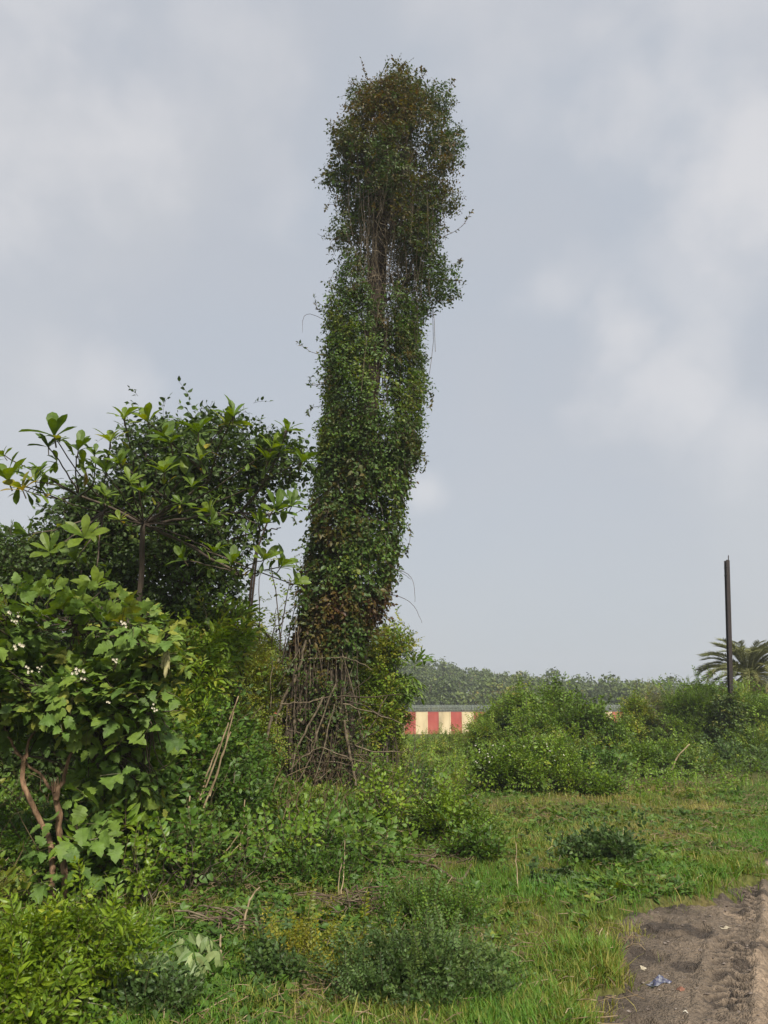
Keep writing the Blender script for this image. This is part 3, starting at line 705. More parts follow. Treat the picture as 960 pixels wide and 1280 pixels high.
# ================================================================== 2. dark creeper-smothered tree behind on the left
D2 = 10.2
C2 = [clump(268, 572, 72, 50, D2), clump(205, 570, 62, 44, D2 + .3), clump(190, 640, 85, 60, D2 + .4), clump(262, 650, 62, 60, D2), clump(120, 650, 60, 50, D2 + .2), clump(90, 715, 95, 55, D2 + .4), clump(205, 735, 95, 65, D2 + .2), clump(20, 720, 70, 50, D2 + .6),
      clump(120, 800, 120, 70, D2 + .5), clump(225, 820, 70, 70, D2 + .2), clump(60, 880, 120, 80, D2 + .7), clump(180, 900, 90, 80, D2 + .4), clump(345, 575, 38, 34, D2 - .1), clump(-60, 800, 90, 110, D2 + .8), clump(-30, 930, 90, 90, D2 + .8), clump(90, 980, 150, 70, D2 + .6)]
r2_ = bush('creeper_covered_tree', 'dark bushy tree smothered in small creeper leaves behind the broad leaved sapling', 'tree', C2, ['creeper', 'creeper_big'], 24000, 1.05, 'dark_leaf', .42, stems=18, r0=.028, base=(-2.6, D2 + .3), bark='dark_bark', part='crown', gap=.27, gf=1.9, lump=.3, depth=.35, up=.1, jit=.7, tvar=.1, spikes=.003)
mb = MB()
for pts, r_ in (([(225, 1000), (228, 850), (240, 760), (262, 690), (300, 620), (345, 560), (360, 535)], .06), ([(235, 800), (215, 700), (190, 600), (180, 560)], .05), ([(250, 740), (200, 700), (140, 660), (95, 640)], .04), ([(300, 620), (330, 600), (375, 590)], .022), ([(255, 700), (270, 640), (280, 560)], .035), ([(262, 690), (310, 668), (350, 660)], .02)):
    mb.add(*tubes(path([at(a, b, D2) for a, b in pts], 18, .012), np.linspace(1, .35, 18) * r_, 7))
mb.build('trunk', M['dark_bark'], r2_, True)

# ================================================================== 3. broad leaved sapling with leaf whorls
D3 = 8.3
hub = at(180, 655, D3 + 1.2)
sap = empty('broad_leaved_sapling', (hub[0] - .1, D3 + 1.6, float(gz(hub[0], D3 + 1.6))), 'sapling with big bright leaves in rosettes at branch tips, poking against the sky', 'tree')
mb = MB(); ml = MB()
base3 = np.array([hub[0] - .1, D3 + 1.6, float(gz(hub[0], D3 + 1.6)) - .05])
mb.add(*tubes(path([base3, base3 + [.05, 0, 1.6], hub - [0, 0, .3], hub], 16, .01), np.linspace(.05, .028, 16), 8))
WH = [(68, 545, 1.25, 0), (60, 558, .9, .1), (98, 562, .9, 0), (118, 568, .7, .2), (10, 600, 1.2, -.2), (44, 602, .8, -.1), (28, 612, .95, -.3), (50, 588, .65, 0), (155, 522, .9, 0), (185, 528, .9, 0), (138, 552, .8, 0), (150, 580, .7, 0), (132, 590, .8, .1),
      (213, 552, 1.5, .2), (248, 540, 1.0, .2), (292, 520, .9, 0), (282, 530, 1.1, .1), (360, 538, .85, 0), (350, 565, .9, .1), (335, 575, .8, .1), (378, 578, .8, .1), (365, 632, .9, .1), (345, 640, .95, .1), (325, 655, .7, .1), (340, 560, .7, 0),
      (240, 608, .8, .3), (228, 630, .7, .3), (262, 640, .8, .4), (262, 655, .7, .4), (105, 672, .95, -.3), (95, 700, .8, -.2), (132, 620, .7, -.2), (162, 602, .6, -.2), (35, 668, .7, -.2), (62, 690, .8, -.2), (118, 735, .8, -.3), (268, 690, .7, .2), (230, 700, .7, .1), (330, 700, .8, .3), (352, 708, .9, .3), (368, 730, .7, .3), (290, 705, .8, .2),
      (180, 615, .6, -.2), (205, 590, .8, -.1), (150, 650, .5, -.3), (250, 575, .7, .2), (5, 570, .6, 0)]
for i, (a, b, s, dd) in enumerate(WH):
    tip = at(a, b, D3 + dd)
    o_ = hub
    fk = np.array([(130, 640), (215, 630), (262, 600), (300, 640), (100, 620), (300, 720)]) ; fk = [at(q[0], q[1], D3 + .75) for q in fk]
    if i % 4: o_ = min(fk, key=lambda q: np.linalg.norm(q - tip))
    mid = (o_ + tip) / 2 + np.array([0, 0, -.02 * np.linalg.norm(tip - o_)]) + rng.normal(size=3) * .04
    P = path([o_, mid, tip], 10, .006); mb.add(*tubes(P, np.linspace(.012, .006, 10), 5))
    D = nrm(nrm(tip - o_) * .6 + np.array([0, .05, .75]) + rng.normal(size=3) * .15)
    place(ml, 'whorl', tip[None], D[None], rnd_dir(1), np.array([s * 1.12]), np.array([.5 + rng.normal() * .15]))
    for q in range(6):   # leaves strung along the branch below the rosette
        u = U(.55, .97); c_ = o_ + (tip - o_) * u + np.array([0, 0, -.015])
        place(ml, [(OBOV[0], OBOV[1], np.zeros(len(OBOV[0])))], c_[None], (nrm(tip - o_) * .4 + rnd_dir(1)[0])[None], np.array([[0, -.3, 1.]]), np.array([.19 * s]), np.array([.45 + rng.normal() * .2 + (.5 if rng.random() < .06 else 0)]))
for q in fk: mb.add(*tubes(path([hub, (hub + q) / 2 + [0, .1, .03], q], 10, .01), np.linspace(.024, .014, 10), 6))
mb.build('branches', M['bark'], sap, True); ml.build('leaves', M['big_leaf'], sap)

# ================================================================== 4. lobed-leaf shrub in the left foreground
D4 = 6.9
base4 = np.array([*at(72, 1120, D4)[:2], 0]); base4[2] = gz(base4[0], base4[1])
sol = empty('lobed_leaf_shrub', base4, 'big lobed leaf shrub with white flower clusters and a forked orange brown trunk', 'shrub')
mb = MB()
TR = [([(80, 1128), (80, 1090), (76, 1040), (70, 1000), (69, 983)], .055, .045), ([(66, 1128), (66, 1080), (62, 1055), (48, 1020), (32, 990), (28, 965), (32, 945)], .05, .036), ([(70, 1000), (78, 975), (88, 945), (100, 925), (112, 905)], .035, .02), ([(70, 998), (55, 975), (35, 955), (15, 935)], .026, .018),
      ([(32, 948), (36, 925), (52, 900), (70, 870)], .024, .014), ([(30, 952), (15, 930), (5, 905)], .022, .014), ([(100, 925), (120, 890), (140, 850), (172, 800)], .02, .013), ([(70, 870), (62, 830), (40, 800), (22, 790)], .014, .008), ([(70, 870), (90, 840), (100, 810), (95, 780)], .014, .008), ([(140, 850), (165, 840), (195, 830)], .012, .007), ([(5, 905), (-15, 860), (-20, 800)], .014, .008), ([(52, 900), (30, 850), (25, 810)], .014, .008), ([(120, 890), (150, 885), (185, 880)], .012, .007)]
for pts, ra, rb in TR:
    k = 14; mb.add(*tubes(path([at(a, b, D4 + U(-.06, .06)) for a, b in pts], k, .006), np.linspace(ra, rb, k) * .55, 8, True))
for i in range(5):   # torn splinters on the broken stub
    a = at(66 + i * 2, 990, D4 - .03); b = at(64 + i * 3, 960 + U(0, 16), D4 - .03); mb.add(*tubes(np.array([a, (a + b) / 2, b]), np.array([.008, .006, .001]), 4))
mb.build('trunk', M['orange_bark'], sol, True)
C4 = [clump(60, 790, 75, 45, D4, .6), clump(140, 790, 75, 50, D4, .6), clump(180, 830, 55, 60, D4), clump(90, 850, 110, 55, D4), clump(20, 850, 70, 70, D4), clump(110, 878, 90, 45, D4), clump(175, 890, 50, 40, D4), clump(20, 900, 40, 30, D4 + .3), clump(-30, 860, 60, 90, D4), clump(150, 925, 60, 36, D4 + .3), clump(185, 965, 40, 34, D4 + .4), clump(125, 965, 34, 30, D4 + .3)]
tw, ml = MB(), MB()
P, od = blob(C4, 1250, .4, 1.6, .5); P, od = cull(P, od, 2.4, .30)
n = len(P)
src = np.array([at(a, b, D4) for a, b in ((112, 905), (172, 800), (22, 790), (95, 780), (195, 830), (5, 905), (25, 810), (70, 870), (185, 880), (140, 850), (32, 945))])
j = np.argmin(((P[:, None] - src[None]) ** 2).sum(-1), 1)
tw.add(*tubes(arcs(src[j], P, 6, -.04, .06), np.linspace(.008, .004, 6)[None] * np.ones((n, 1)), 4))
place(ml, 'lobed', P, od * .9 + np.array([0, -.1, .15]) + rng.normal(size=(n, 3)) * .35, np.tile([0, -.12, 1.], (n, 1)) + rng.normal(size=(n, 3)) * .22, U(.36, .74, n), np.clip(.64 + rng.normal(size=n) * .2, 0, 1))
# leaves on the lower stem
for a, b, s in ((75, 1022, .8), (82, 1045, .9), (112, 1050, .9), (105, 1075, .8), (95, 985, 1.), (125, 970, .9), (118, 1000, .9), (135, 1025, 1.), (155, 1045, 1.), (42, 1105, .8), (130, 1090, .9), (150, 1010, .8), (100, 1030, .9), (60, 1060, .7)):
    c_ = at(a, b, D4 - U(.1, .4)); place(ml, 'lobed', c_[None], (rnd_dir(1)[0] * np.array([1, .6, .3]) + [0, -.3, 0])[None], np.array([[0, -.55, .8]]), np.array([s * .72]), np.array([.5 + rng.normal() * .1]))
tw.build('twigs', M['bark'], sol, True); ml.build('leaves', M['lobed_leaf'], sol)
petal = diamond(.28, .1, .1)
for a, b, s in ((15, 766, 1.1), (25, 806, 1.2), (37, 836, .9), (48, 836, .6), (97, 838, 1.1), (104, 842, .9), (157, 776, .9), (145, 826, .8), (194, 884, .8), (137, 879, .6), (20, 778, .8)):
    mb = MB(); c_ = at(a, b, D4 - .62)
    for q in range(5):
        e = c_ + rng.normal(size=3) * .022 * s
        for w in range(5):
            az = w * 2 * pi / 5; d = nrm(np.array([cos(az), -.45, sin(az)])); mb.add(e + .016 * s * (petal[0][:, :1] * nrm(np.cross(d, [0, -1, 0])) + petal[0][:, 1:2] * d + petal[0][:, 2:] * np.array([0, -1, 0])), petal[1])
    mb.add(*tubes(arcs(np.array([c_ + [0, .25, -.06]]), c_[None], 5), np.full((1, 5), .004), 4), mat=1)
    mb.build('flower_cluster', [M['cream_flower'], M['lobed_leaf']], sol)
mb = MB()
for i in range(9):
    a = at(208 + U(-3, 3), 812 + U(0, 10), D4 - .3); b = a + np.array([U(-.03, .03), U(-.02, .02), -U(.08, .2)])
    mb.add(*tubes(path([a, (a + b) / 2, b], 6, .003), np.array([.003, .011, .013, .011, .013, .003]), 6))
mb.build('seed_pods', M['pod'], sol, True)

# ================================================================== 5. bright lance-leaved shrub at the bottom left
def shrub_at(name, label, cat, C, key, n, size, mat, tone, **kw):
    return bush(name, label, cat, C, key, n, size, mat, tone, **kw)
D5 = 4.35
shrub_at('glossy_leaf_shrub', 'yellow green shrub with pointed glossy leaves in the bottom left corner', 'shrub', [clump(40, 1205, 75, 62, D5), clump(100, 1190, 62, 50, D5 + .2), clump(20, 1290, 80, 70, D5 - .2), clump(150, 1180, 38, 30, D5 + .5), clump(-50, 1230, 80, 90, D5)], ['lance', 'weed'], 1600, .46, 'bright_leaf', .22, stems=26, r0=.009, base=(-1.75, 4.4), depth=.5, lump=.7, gap=.3, up=.7, o=.7, jit=.35, tvar=.16, flat=.6)

# ================================================================== 6. left thicket: single plants one can tell apart, over a mass of undergrowth
def pb(px, py, d, rx, ry, dr=None): return clump(px, py, rx, ry, d, dr)
bush('tangled_weed_bush', 'leafy dark green weed bush right of the forked orange trunk', 'bush', [pb(150, 1010, 8, 70, 60), pb(190, 960, 8.6, 60, 55), pb(150, 1070, 7.6, 60, 40)], ['weed', 'heart'], 2000, .9, 'weed_leaf', .42, stems=16, r0=.012, gap=.3, depth=.35, up=.35)
bush('tangled_weed_bush', 'weed bush with leaning straw stems between the forked trunk and the ivy column', 'bush', [pb(255, 960, 9.2, 60, 65), pb(270, 1020, 8.8, 60, 55), pb(230, 1065, 8.2, 60, 38)], ['weed', 'creeper_big'], 2500, .85, 'weed_leaf', .5, stems=16, r0=.012, gap=.3, depth=.35, up=.35)
bush('tangled_weed_bush', 'low weed bush at the left foot of the ivy column', 'bush', [pb(308, 1015, 10, 38, 40), pb(330, 1070, 9.3, 55, 20), pb(296, 960, 10.2, 30, 40)], ['weed', 'small'], 2200, .9, 'weed_leaf', .45, stems=12, r0=.01, gap=.32, depth=.35, up=.4)
bush('tangled_weed_bush', 'mid green weeds in front of the bare vines of the ivy column', 'bush', [pb(385, 1052, 10.4, 55, 16), pb(430, 1062, 10, 50, 16), pb(462, 1020, 10.8, 24, 24)], ['weed', 'heart'], 1500, .85, 'weed_leaf', .5, stems=12, r0=.008, gap=.3, depth=.35, up=.5)
bush('feathery_bush', 'yellow green feathery bush left of the ivy column foot', 'bush', [pb(300, 850, 12.2, 55, 42), pb(335, 880, 12, 38, 45), pb(270, 900, 11.6, 45, 45), pb(300, 930, 11.4, 48, 40), pb(320, 820, 13, 30, 24)], ['feather', 'small'], 5200, .75, 'yellow_leaf', .66, stems=18, r0=.014, gap=.28, depth=.3, up=.35, tvar=.14)
bush('leafy_shrub', 'green shrub with palmate leaves below the dark creeper tree', 'shrub', [pb(235, 850, 9.6, 48, 50), pb(210, 905, 9.2, 50, 45), pb(275, 800, 10, 40, 36)], ['weed', 'lance'], 1700, .95, 'mid_leaf', .72, stems=14, r0=.014, gap=.34, depth=.4)
# slender open shoots against the sky
sl = empty('slender_sapling', (*at(345, 960, 12.8)[:2], float(gz(*at(345, 960, 12.8)[:2]))), 'thin sapling with sparse light leaves in the sky gap left of the ivy column', 'sapling')
mb, ml = MB(), MB()
for a, m_, b in (((330, 960), (335, 850), (345, 760)), ((330, 960), (350, 840), (372, 745)), ((335, 880), (318, 800), (300, 745)), ((345, 850), (350, 790), (338, 700)), ((348, 850), (370, 800), (385, 770)), ((335, 900), (325, 810), (325, 715)), ((345, 790), (355, 770), (362, 720)), ((340, 800), (320, 780), (310, 770)), ((345, 840), (372, 790), (370, 700))):
    P = path([at(*a, 12.8), at(*m_, 12.8), at(*b, 12.6)], 14, .012); mb.add(*tubes(P, np.linspace(.018, .005, 14), 4))
    n = 15; i = rng.integers(4, 14, n); Q_ = P[i] + rng.normal(size=(n, 3)) * .07
    place(ml, 'weed', Q_, rnd_dir(n) + np.array([0, 0, .2]), np.tile([0, 0, 1.], (n, 1)) + rng.normal(size=(n, 3)) * .3, U(.6, 1.05, n), np.clip(.55 + rng.normal(size=n) * .15, 0, 1))
mb.build('stems', M['bark'], sl, True); ml.build('leaves', M['yellow_leaf'], sl)
# right of the column
bush('leafy_tree', 'small green tree with drooping leaves just right of the ivy column foot', 'tree', [pb(472, 815, 14, 28, 24), pb(462, 850, 14, 32, 34), pb(470, 890, 14, 28, 34), pb(458, 900, 13.8, 24, 36), pb(497, 808, 14, 20, 11)], ['weed', 'small'], 2100, .9, 'mid_leaf', .78, stems=10, r0=.03, base=(-.08, 14), part='crown', gap=.33, depth=.35)
bush('long_leaf_plant', 'plant with long drooping dark leaves in front of the wooded hill', 'plant', [pb(503, 848, 14.4, 18, 16), pb(487, 856, 14.3, 16, 14)], 'droop', 70, .95, 'mid_leaf', .25, stems=6, r0=.012, base=(.25, 14.4), depth=.5, up=-.1)
bush('yellowish_bush', 'small yellow green bush before the left end of the striped wall', 'bush', [pb(488, 905, 15, 22, 28), pb(500, 930, 15, 24, 28), pb(465, 950, 14.6, 28, 28)], 'small', 1900, .85, 'yellow_leaf', .38, stems=8, r0=.01, gap=.3, depth=.35)
bush('low_weed_clump', 'green weeds on the ground right of the ivy column foot', 'weeds', [pb(475, 990, 12.6, 35, 26), pb(470, 1030, 11, 40, 20)], ['weed', 'feather'], 1100, .85, 'mid_leaf', .5, stems=8, r0=.007, gap=.28, depth=.35, up=.5)

def upright(label, px, py, hh, n, key, mat, tone, size, sp=.28):
    c = gpt(px, py); root = empty('leafy_plant', c, label, 'plant', 'upright leafy plants at the front of the left thicket')
    ms_, ml_ = MB(), MB()
    for i in range(n):
        b = c + np.array([rng.normal() * sp, rng.normal() * sp * .6, hh * U(.55, 1.1)]); a = c + np.array([rng.normal() * .05, rng.normal() * .05, -.02])
        P = path([a, (a + b) / 2 + rng.normal(size=3) * .04, b], 12, .006); ms_.add(*tubes(P, np.linspace(.006, .003, 12), 4))
        k = rng.integers(4, 12, 5); q = P[k]
        place(ml_, key, q, rnd_dir(5) * np.array([1, 1, .4]) + np.array([0, -.2, .25]), np.tile([0, -.2, 1.], (5, 1)) + rng.normal(size=(5, 3)) * .25, size * U(.6, 1.2, 5), np.clip(tone + rng.normal(size=5) * .15, 0, 1))
        place(ml_, key, P[-1][None], np.array([[rng.normal() * .3, -.1, 1.]]), np.array([[0, -1., .3]]), np.array([size]), np.array([tone]))
    ms_.build('stems', M['bark'], root); ml_.build('leaves', M[mat], root)
def gpt(px, py, h=0):
    gx, gy = ground_at(px, py); return np.array([gx, gy, float(gz(gx, gy)) + h])
upright('upright plant with heart shaped leaves below the leaning straw stems', 232, 1118, .55, 9, 'heart', 'weed_leaf', .5, .8)
upright('bright upright weed between the arched stem and the straw stems', 185, 1135, .5, 9, 'weed', 'bright_leaf', .15, .85)
upright('upright leafy weed right beside the pale crossing stems', 290, 1112, .5, 8, 'weed', 'weed_leaf', .5, .9)
upright('leafy weed in front of the left foot of the bare vines', 345, 1092, .45, 9, 'weed', 'mid_leaf', .5, 1.0)
upright('light green weed directly under the bare vines', 398, 1080, .42, 9, 'heart', 'weed_leaf', .5, .72)
upright('weed with big pale green leaves right of the bare vines', 455, 1085, .42, 8, 'heart', 'weed_leaf', .6, .8, .35)
upright('tall thin weed at the foot of the forked orange trunk', 130, 1120, .8, 9, 'lance', 'mid_leaf', .6, 1.1)
upright('upright weed at the right corner of the thicket', 490, 1050, .5, 9, 'weed', 'mid_leaf', .65, .95)
# undergrowth mass of the thicket
mb = MB()
n = 30000
x = U(-9, .9, n); y = veg_edge(x) + 7.5 * rng.random(n) ** 1.4 - .1
hmax = np.interp(y - veg_edge(x), [0, .8, 3, 8], [.18, .5, .95, 1.1]) * (.15 + 1.5 * noise2(x, y, 1.1, 15) ** 1.3) * np.interp(x, [-2.2, -1.6, -.3, .9], [1, .42, .32, .4])
z = gz(x, y) + hmax * np.sqrt(rng.random(n)); P = np.stack([x, y, z], -1)
k = noise(P, 1.7, 22) > .40; P = P[k]; n = len(P)
for key, lo, hi in (('weed', 0, .45), ('creeper_big', .45, .7), ('feather', .7, .85), ('heart', .85, 1)):
    w = noise(P, .6, 44) * .8 + .35 * rng.random(n) - .08
    k = (w >= lo if lo else w < hi) & (w < hi if hi < 1 else w >= lo)
    Pk = P[k]; q = len(Pk)
    place(mb, key, Pk, rng.normal(size=(q, 3)) * .6 + np.array([0, -.35, .5]), np.tile([0, -.25, 1.], (q, 1)) + rng.normal(size=(q, 3)) * .3, U(.55, 1.2, q), np.clip(.48 + 1.3 * (noise(Pk, .9, 61) - .5) + rng.normal(size=q) * .12, 0, 1))
tag(mb.build('undergrowth', M['weed_leaf']), 'dense low undergrowth filling the thicket on the left', 'undergrowth', kind='stuff')

mb = MB(); n = 520
x = U(-5, .9, n); y = veg_edge(x) + .2 + 4.5 * rng.random(n) ** 1.5; A_ = np.stack([x, y, gz(x, y)], -1)
B_ = A_ + np.stack([rng.normal(size=n) * .35, rng.normal(size=n) * .25 - .1, U(.15, 1.0, n)], -1)
tv, tf = tubes(arcs(A_, B_, 7, .1, .08), np.linspace(1, .4, 7)[None] * U(.002, .007, n)[:, None], 4)
mb.add(tv, tf, np.repeat(np.clip(.4 + rng.normal(size=n) * .25, 0, 1), 28))
tag(mb.build('undergrowth_stalks', M['litter']), 'thin brown stalks and dead stems standing in the left thicket', 'undergrowth', kind='stuff')
# straw stems leaning out of the thicket
def stems(name, label, cat, L_, mat='straw', r=.008, group=None, d=9.0, sides=6):
    mb = MB()
    for pts in L_:
        dd = pts[0][2] if len(pts[0]) == 3 else d
        mb.add(*tubes(path([at(p_[0], p_[1], p_[2] if len(p_) == 3 else dd) for p_ in pts], 12, .004), np.linspace(1, .6, 12) * r, sides, True))
    return tag(mb.build(name, M[mat], smooth=True), label, cat, group)
G = 'dry stems leaning in the left thicket'
stems('leaning_twigs', 'bundle of pale straw stems leaning right above the weed bush', 'dry twigs', [[(250, 1000), (270, 950), (285, 905), (298, 870)], [(255, 1010), (275, 955), (288, 915)], [(248, 1000), (262, 960), (274, 930)], [(262, 995), (280, 940), (292, 890)]], r=.011, group=G, d=8.4)
stems('leaning_twigs', 'short pale straw stems crossing low in the weeds left of the column', 'dry twigs', [[(278, 1068), (295, 1048), (308, 1030)], [(286, 1070), (303, 1052), (330, 1035)], [(300, 1062), (302, 1050), (306, 1000)]], r=.008, group=G, d=8.0)
stems('leaning_twigs', 'single straight pale twig in the dark leaves above the forked trunk', 'dry twigs', [[(187, 980), (203, 960), (220, 948)]], r=.007, group=G, d=7.6)
stems('leaning_twigs', 'brown leaning stems low beside the forked trunk bush', 'dry twigs', [[(212, 1075), (222, 1045), (231, 1020)], [(218, 1060), (232, 1030), (238, 995)]], r=.012, group=G, d=7.9)

# ================================================================== 7. fallen branches, sticks and small plants on the ground
def gpt(px, py, h=0):
    gx, gy = ground_at(px, py); return np.array([gx, gy, float(gz(gx, gy)) + h])
def lying(name, label, cat, L_, mat='stick', r=.01, group=None, lift=.02, sides=6):
    mb = MB()
    for pts in L_:
        P = [gpt(p_[0], p_[1], p_[2] if len(p_) > 2 else lift) for p_ in pts]
        mb.add(*tubes(path(P, 12, .004), np.linspace(1, .55, 12) * r * U(.8, 1.2), sides, True))
    return tag(mb.build(name, M[mat], smooth=True), label, cat, group)
GS = 'sticks lying on the grass'
lying('fallen_stick', 'dark stick on the grass left of the big bush, upper of two', 'stick', [[(562, 1012, .1), (580, 1008, .16), (590, 1005, .12)]], r=.03, group=GS)
lying('fallen_stick', 'dark stick on the grass left of the big bush, lower of two', 'stick', [[(570, 1018, .06), (583, 1012, .12), (592, 1005, .1)]], r=.026, group=GS)
lying('fallen_stick', 'pale straight stick propped at a slant above the weed mound', 'stick', [[(538, 1022, .05), (522, 1002, .12), (507, 980, .22)]], mat='straw', r=.014, group=GS)
lying('fallen_stick', 'thin curved pale stick beside the slanting stick', 'stick', [[(512, 988, .1), (518, 982, .2), (524, 992, .1), (522, 1000, .03)]], mat='straw', r=.009, group=GS)
lying('fallen_stick', 'pale stick lying level left of the weed mound', 'stick', [[(478, 1062, .03), (495, 1056, .08), (520, 1055, .04)]], mat='straw', r=.012, group=GS)
lying('fallen_stick', 'long brown branch lying across the grass under the weed mound', 'stick', [[(498, 1079), (520, 1082, .05), (545, 1090, .05), (568, 1100)], [(530, 1082), (545, 1075, .05)], [(568, 1100), (580, 1098), (590, 1086, .04)]], r=.02, group=GS)
lying('fallen_stick', 'short brown stick curving out of the grass below the long branch', 'stick', [[(520, 1102, .01), (527, 1108, .05), (529, 1115, .01)]], r=.018, group=GS)
lying('fallen_stick', 'pale curved stick standing out of the stick heap on the left', 'stick', [[(303, 1168, .0), (308, 1150, .10), (318, 1136, .14), (325, 1124, .1)]], mat='straw', r=.012, group=GS)
lying('fallen_stick', 'short pale stick with an upright twig right of the wilting branch', 'stick', [[(277, 1206, .03), (300, 1207, .03)], [(275, 1215, .0), (275, 1200, .09), (274, 1190, .14)]], mat='straw', r=.009, group=GS)
lying('dry_stalk', 'upright dry stalk standing alone in the middle of the grass', 'stalk', [[(648, 1118, .0), (647, 1105, .12), (646, 1090, .28)]], mat='straw', r=.006)
lying('bent_stem', 'green brown stem bent over in an arch near the bright shrub', 'stem', [[(168, 1186, .02), (185, 1165, .12), (200, 1148, .22), (215, 1160, .12), (217, 1168, .06)], [(185, 1184, .02), (215, 1172, .05), (232, 1160, .06)]], mat='bent', r=.005)
# heaps of cut vines
def heap(label, px, py, rx, ry, n, hh):
    mb = MB(); c = gpt(px, py); k = mpp(px, py, c[1]); 
    for i in range(n):
        a = c + np.array([rng.normal() * rx * k * .5, rng.normal() * ry * k * 2.2, U(.01, hh)]); th = rng.normal() * 1.0 + (pi if rng.random() < .5 else 0) - .2
        l = U(.15, .5); b = a + np.array([cos(th) * l, sin(th) * l * .8, U(-.05, .08)])
        b[2] = max(b[2], float(gz(b[0], b[1])) + .01)
        mb.add(*tubes(path([a, (a + b) / 2 + rng.normal(size=3) * .03, b], 7, .004), np.full(7, U(.003, .0075)), 5), A=.5, mat=int(rng.random() < .35))
    return tag(mb.build('brushwood_heap', [M['stick'], M['vine']], smooth=True), label, 'brushwood', 'heaps of cut vines on the ground')
heap('heap of brown cut vine stems above the grey green herb clump', 430, 1137, 26, 9, 42, .12)
heap('thin scatter of dry twigs below the undergrowth left of centre', 285, 1152, 32, 7, 48, .06)
heap('sparse twigs lying beside the weed mound', 560, 1068, 45, 18, 28, .06)
lying('twig_fork', 'pair of thin pale twigs standing upright beside the vine heap', 'twig', [[(423, 1125, .02), (424, 1112, .14), (429, 1098, .26)], [(426, 1125, .02), (429, 1110, .16), (430, 1090, .32)]], mat='straw', r=.006)

def low_plant(name, label, cat, px, py, rx, hh, key, n, size, mat, tone, ry=None, **kw):
    c = gpt(px, py); k = mpp(px, py, c[1]); R_ = rx * k
    hh = hh * .62
    C = [[c[0], c[1], c[2] + hh * .35, R_, (ry or R_ * .9), hh * .7], [c[0] - R_ * .35, c[1] + .1, c[2] + hh * .3, R_ * .65, R_ * .6, hh * .55], [c[0] + R_ * .4, c[1] - .05, c[2] + hh * .25, R_ * .6, R_ * .6, hh * .5]]
    for _ in range(5):
        a_ = U(0, 2 * pi); C.append([c[0] + cos(a_) * R_ * U(.7, 1.15), c[1] + sin(a_) * R_ * U(.6, 1.0), c[2] + hh * .12, R_ * .38, R_ * .38, hh * U(.25, .5)])
    kw['lump'] = .6
    return bush(name, label, cat, C, key, n, size, mat, tone, base=(c[0], c[1]), stems=12, r0=.004, **kw)
low_plant('grey_green_herb', 'dark grey green herb clump at the bottom middle of the clearing', 'herb', 530, 1240, 92, .40, ['herb', 'weed', 'feather'], 3000, .48, 'herb_leaf', .5, depth=.4, up=.8, lump=.4)
low_plant('green_herb', 'fresh green herb patch just above the dark herb clump', 'herb', 545, 1150, 62, .2, ['herb', 'feather'], 1200, .6, 'weed_leaf', .5, depth=.5, up=.8)
low_plant('weed_mound', 'leafy weed mound with a dark hollow beside the sticks', 'weeds', 560, 1055, 42, .62, ['weed', 'feather'], 1200, .85, 'mid_leaf', .42, depth=.4, up=.4)
low_plant('weed_sprawl', 'weeds with pale turned leaves sprawling right of the weed mound', 'weeds', 600, 1075, 30, .28, ['weed'], 260, .85, 'weed_leaf', .5, depth=.5, up=.4)
low_plant('dark_herb', 'round dark green herb patch in the middle of the right grass', 'herb', 758, 1082, 38, .28, ['herb', 'weed'], 800, .8, 'herb_leaf', .4, depth=.5, up=.6)
low_plant('dark_herb', 'small dark herb patch left of the round herb patch', 'herb', 705, 1102, 30, .16, ['herb'], 380, .85, 'herb_leaf', .35, depth=.5, up=.6)
low_plant('dark_herb', 'smallest dark herb patch, by the upright dry stalk', 'herb', 676, 1105, 14, .14, ['herb'], 150, .85, 'herb_leaf', .3, depth=.5, up=.6)
low_plant('golden_weed', 'golden yellow small leaved weed right of the wilting branch', 'weed', 375, 1195, 52, .34, ['feather'], 120, .6, 'gold_leaf', .25, depth=.6, up=1., o=.5, tvar=.2)
low_plant('golden_weed', 'yellow flowering weed at the left of the dark herb clump', 'weed', 430, 1228, 34, .24, ['feather'], 70, .6, 'gold_leaf', .35, depth=.6, up=1., o=.5)
low_plant('dark_herb', 'dark leafy herb under the golden weed', 'herb', 340, 1220, 36, .16, ['herb', 'weed'], 420, .6, 'herb_leaf', .35, depth=.5, up=.6)
low_plant('dark_herb', 'dark trailing herb along the foot of the yellow green shrub', 'herb', 190, 1262, 60, .2, ['herb', 'weed'], 900, .55, 'herb_leaf', .4, depth=.5, up=.6)
low_plant('dark_herb', 'spreading herb patch between the vine heap and the undergrowth', 'herb', 390, 1100, 60, .22, ['herb', 'weed'], 900, .75, 'weed_leaf', .45, depth=.5, up=.6)
# pink flowers
r_ = gpt(358, 1196); fl = empty('pink_flower', r_, 'two small pink flowers among the golden weed leaves', 'flower')
ms = MB()
for a, b in ((354, 1184), (362, 1187)):
    mb = MB(); c_ = at(a, b, r_[1]); ms.add(*tubes(np.array([r_, (r_ + c_) / 2, c_]), np.full(3, .002), 4))
    for w in range(14):
        d = rnd_dir(1)[0]; mb.add(c_ + .016 * (petal[0][:, :1] * nrm(np.cross(d, [0.1, -1, 0])) + petal[0][:, 1:2] * d + petal[0][:, 2:] * np.array([0, -1, 0])), petal[1])
    mb.build('blossom', M['pink'], fl)
ms.build('stalks', M['weed_leaf'], fl)
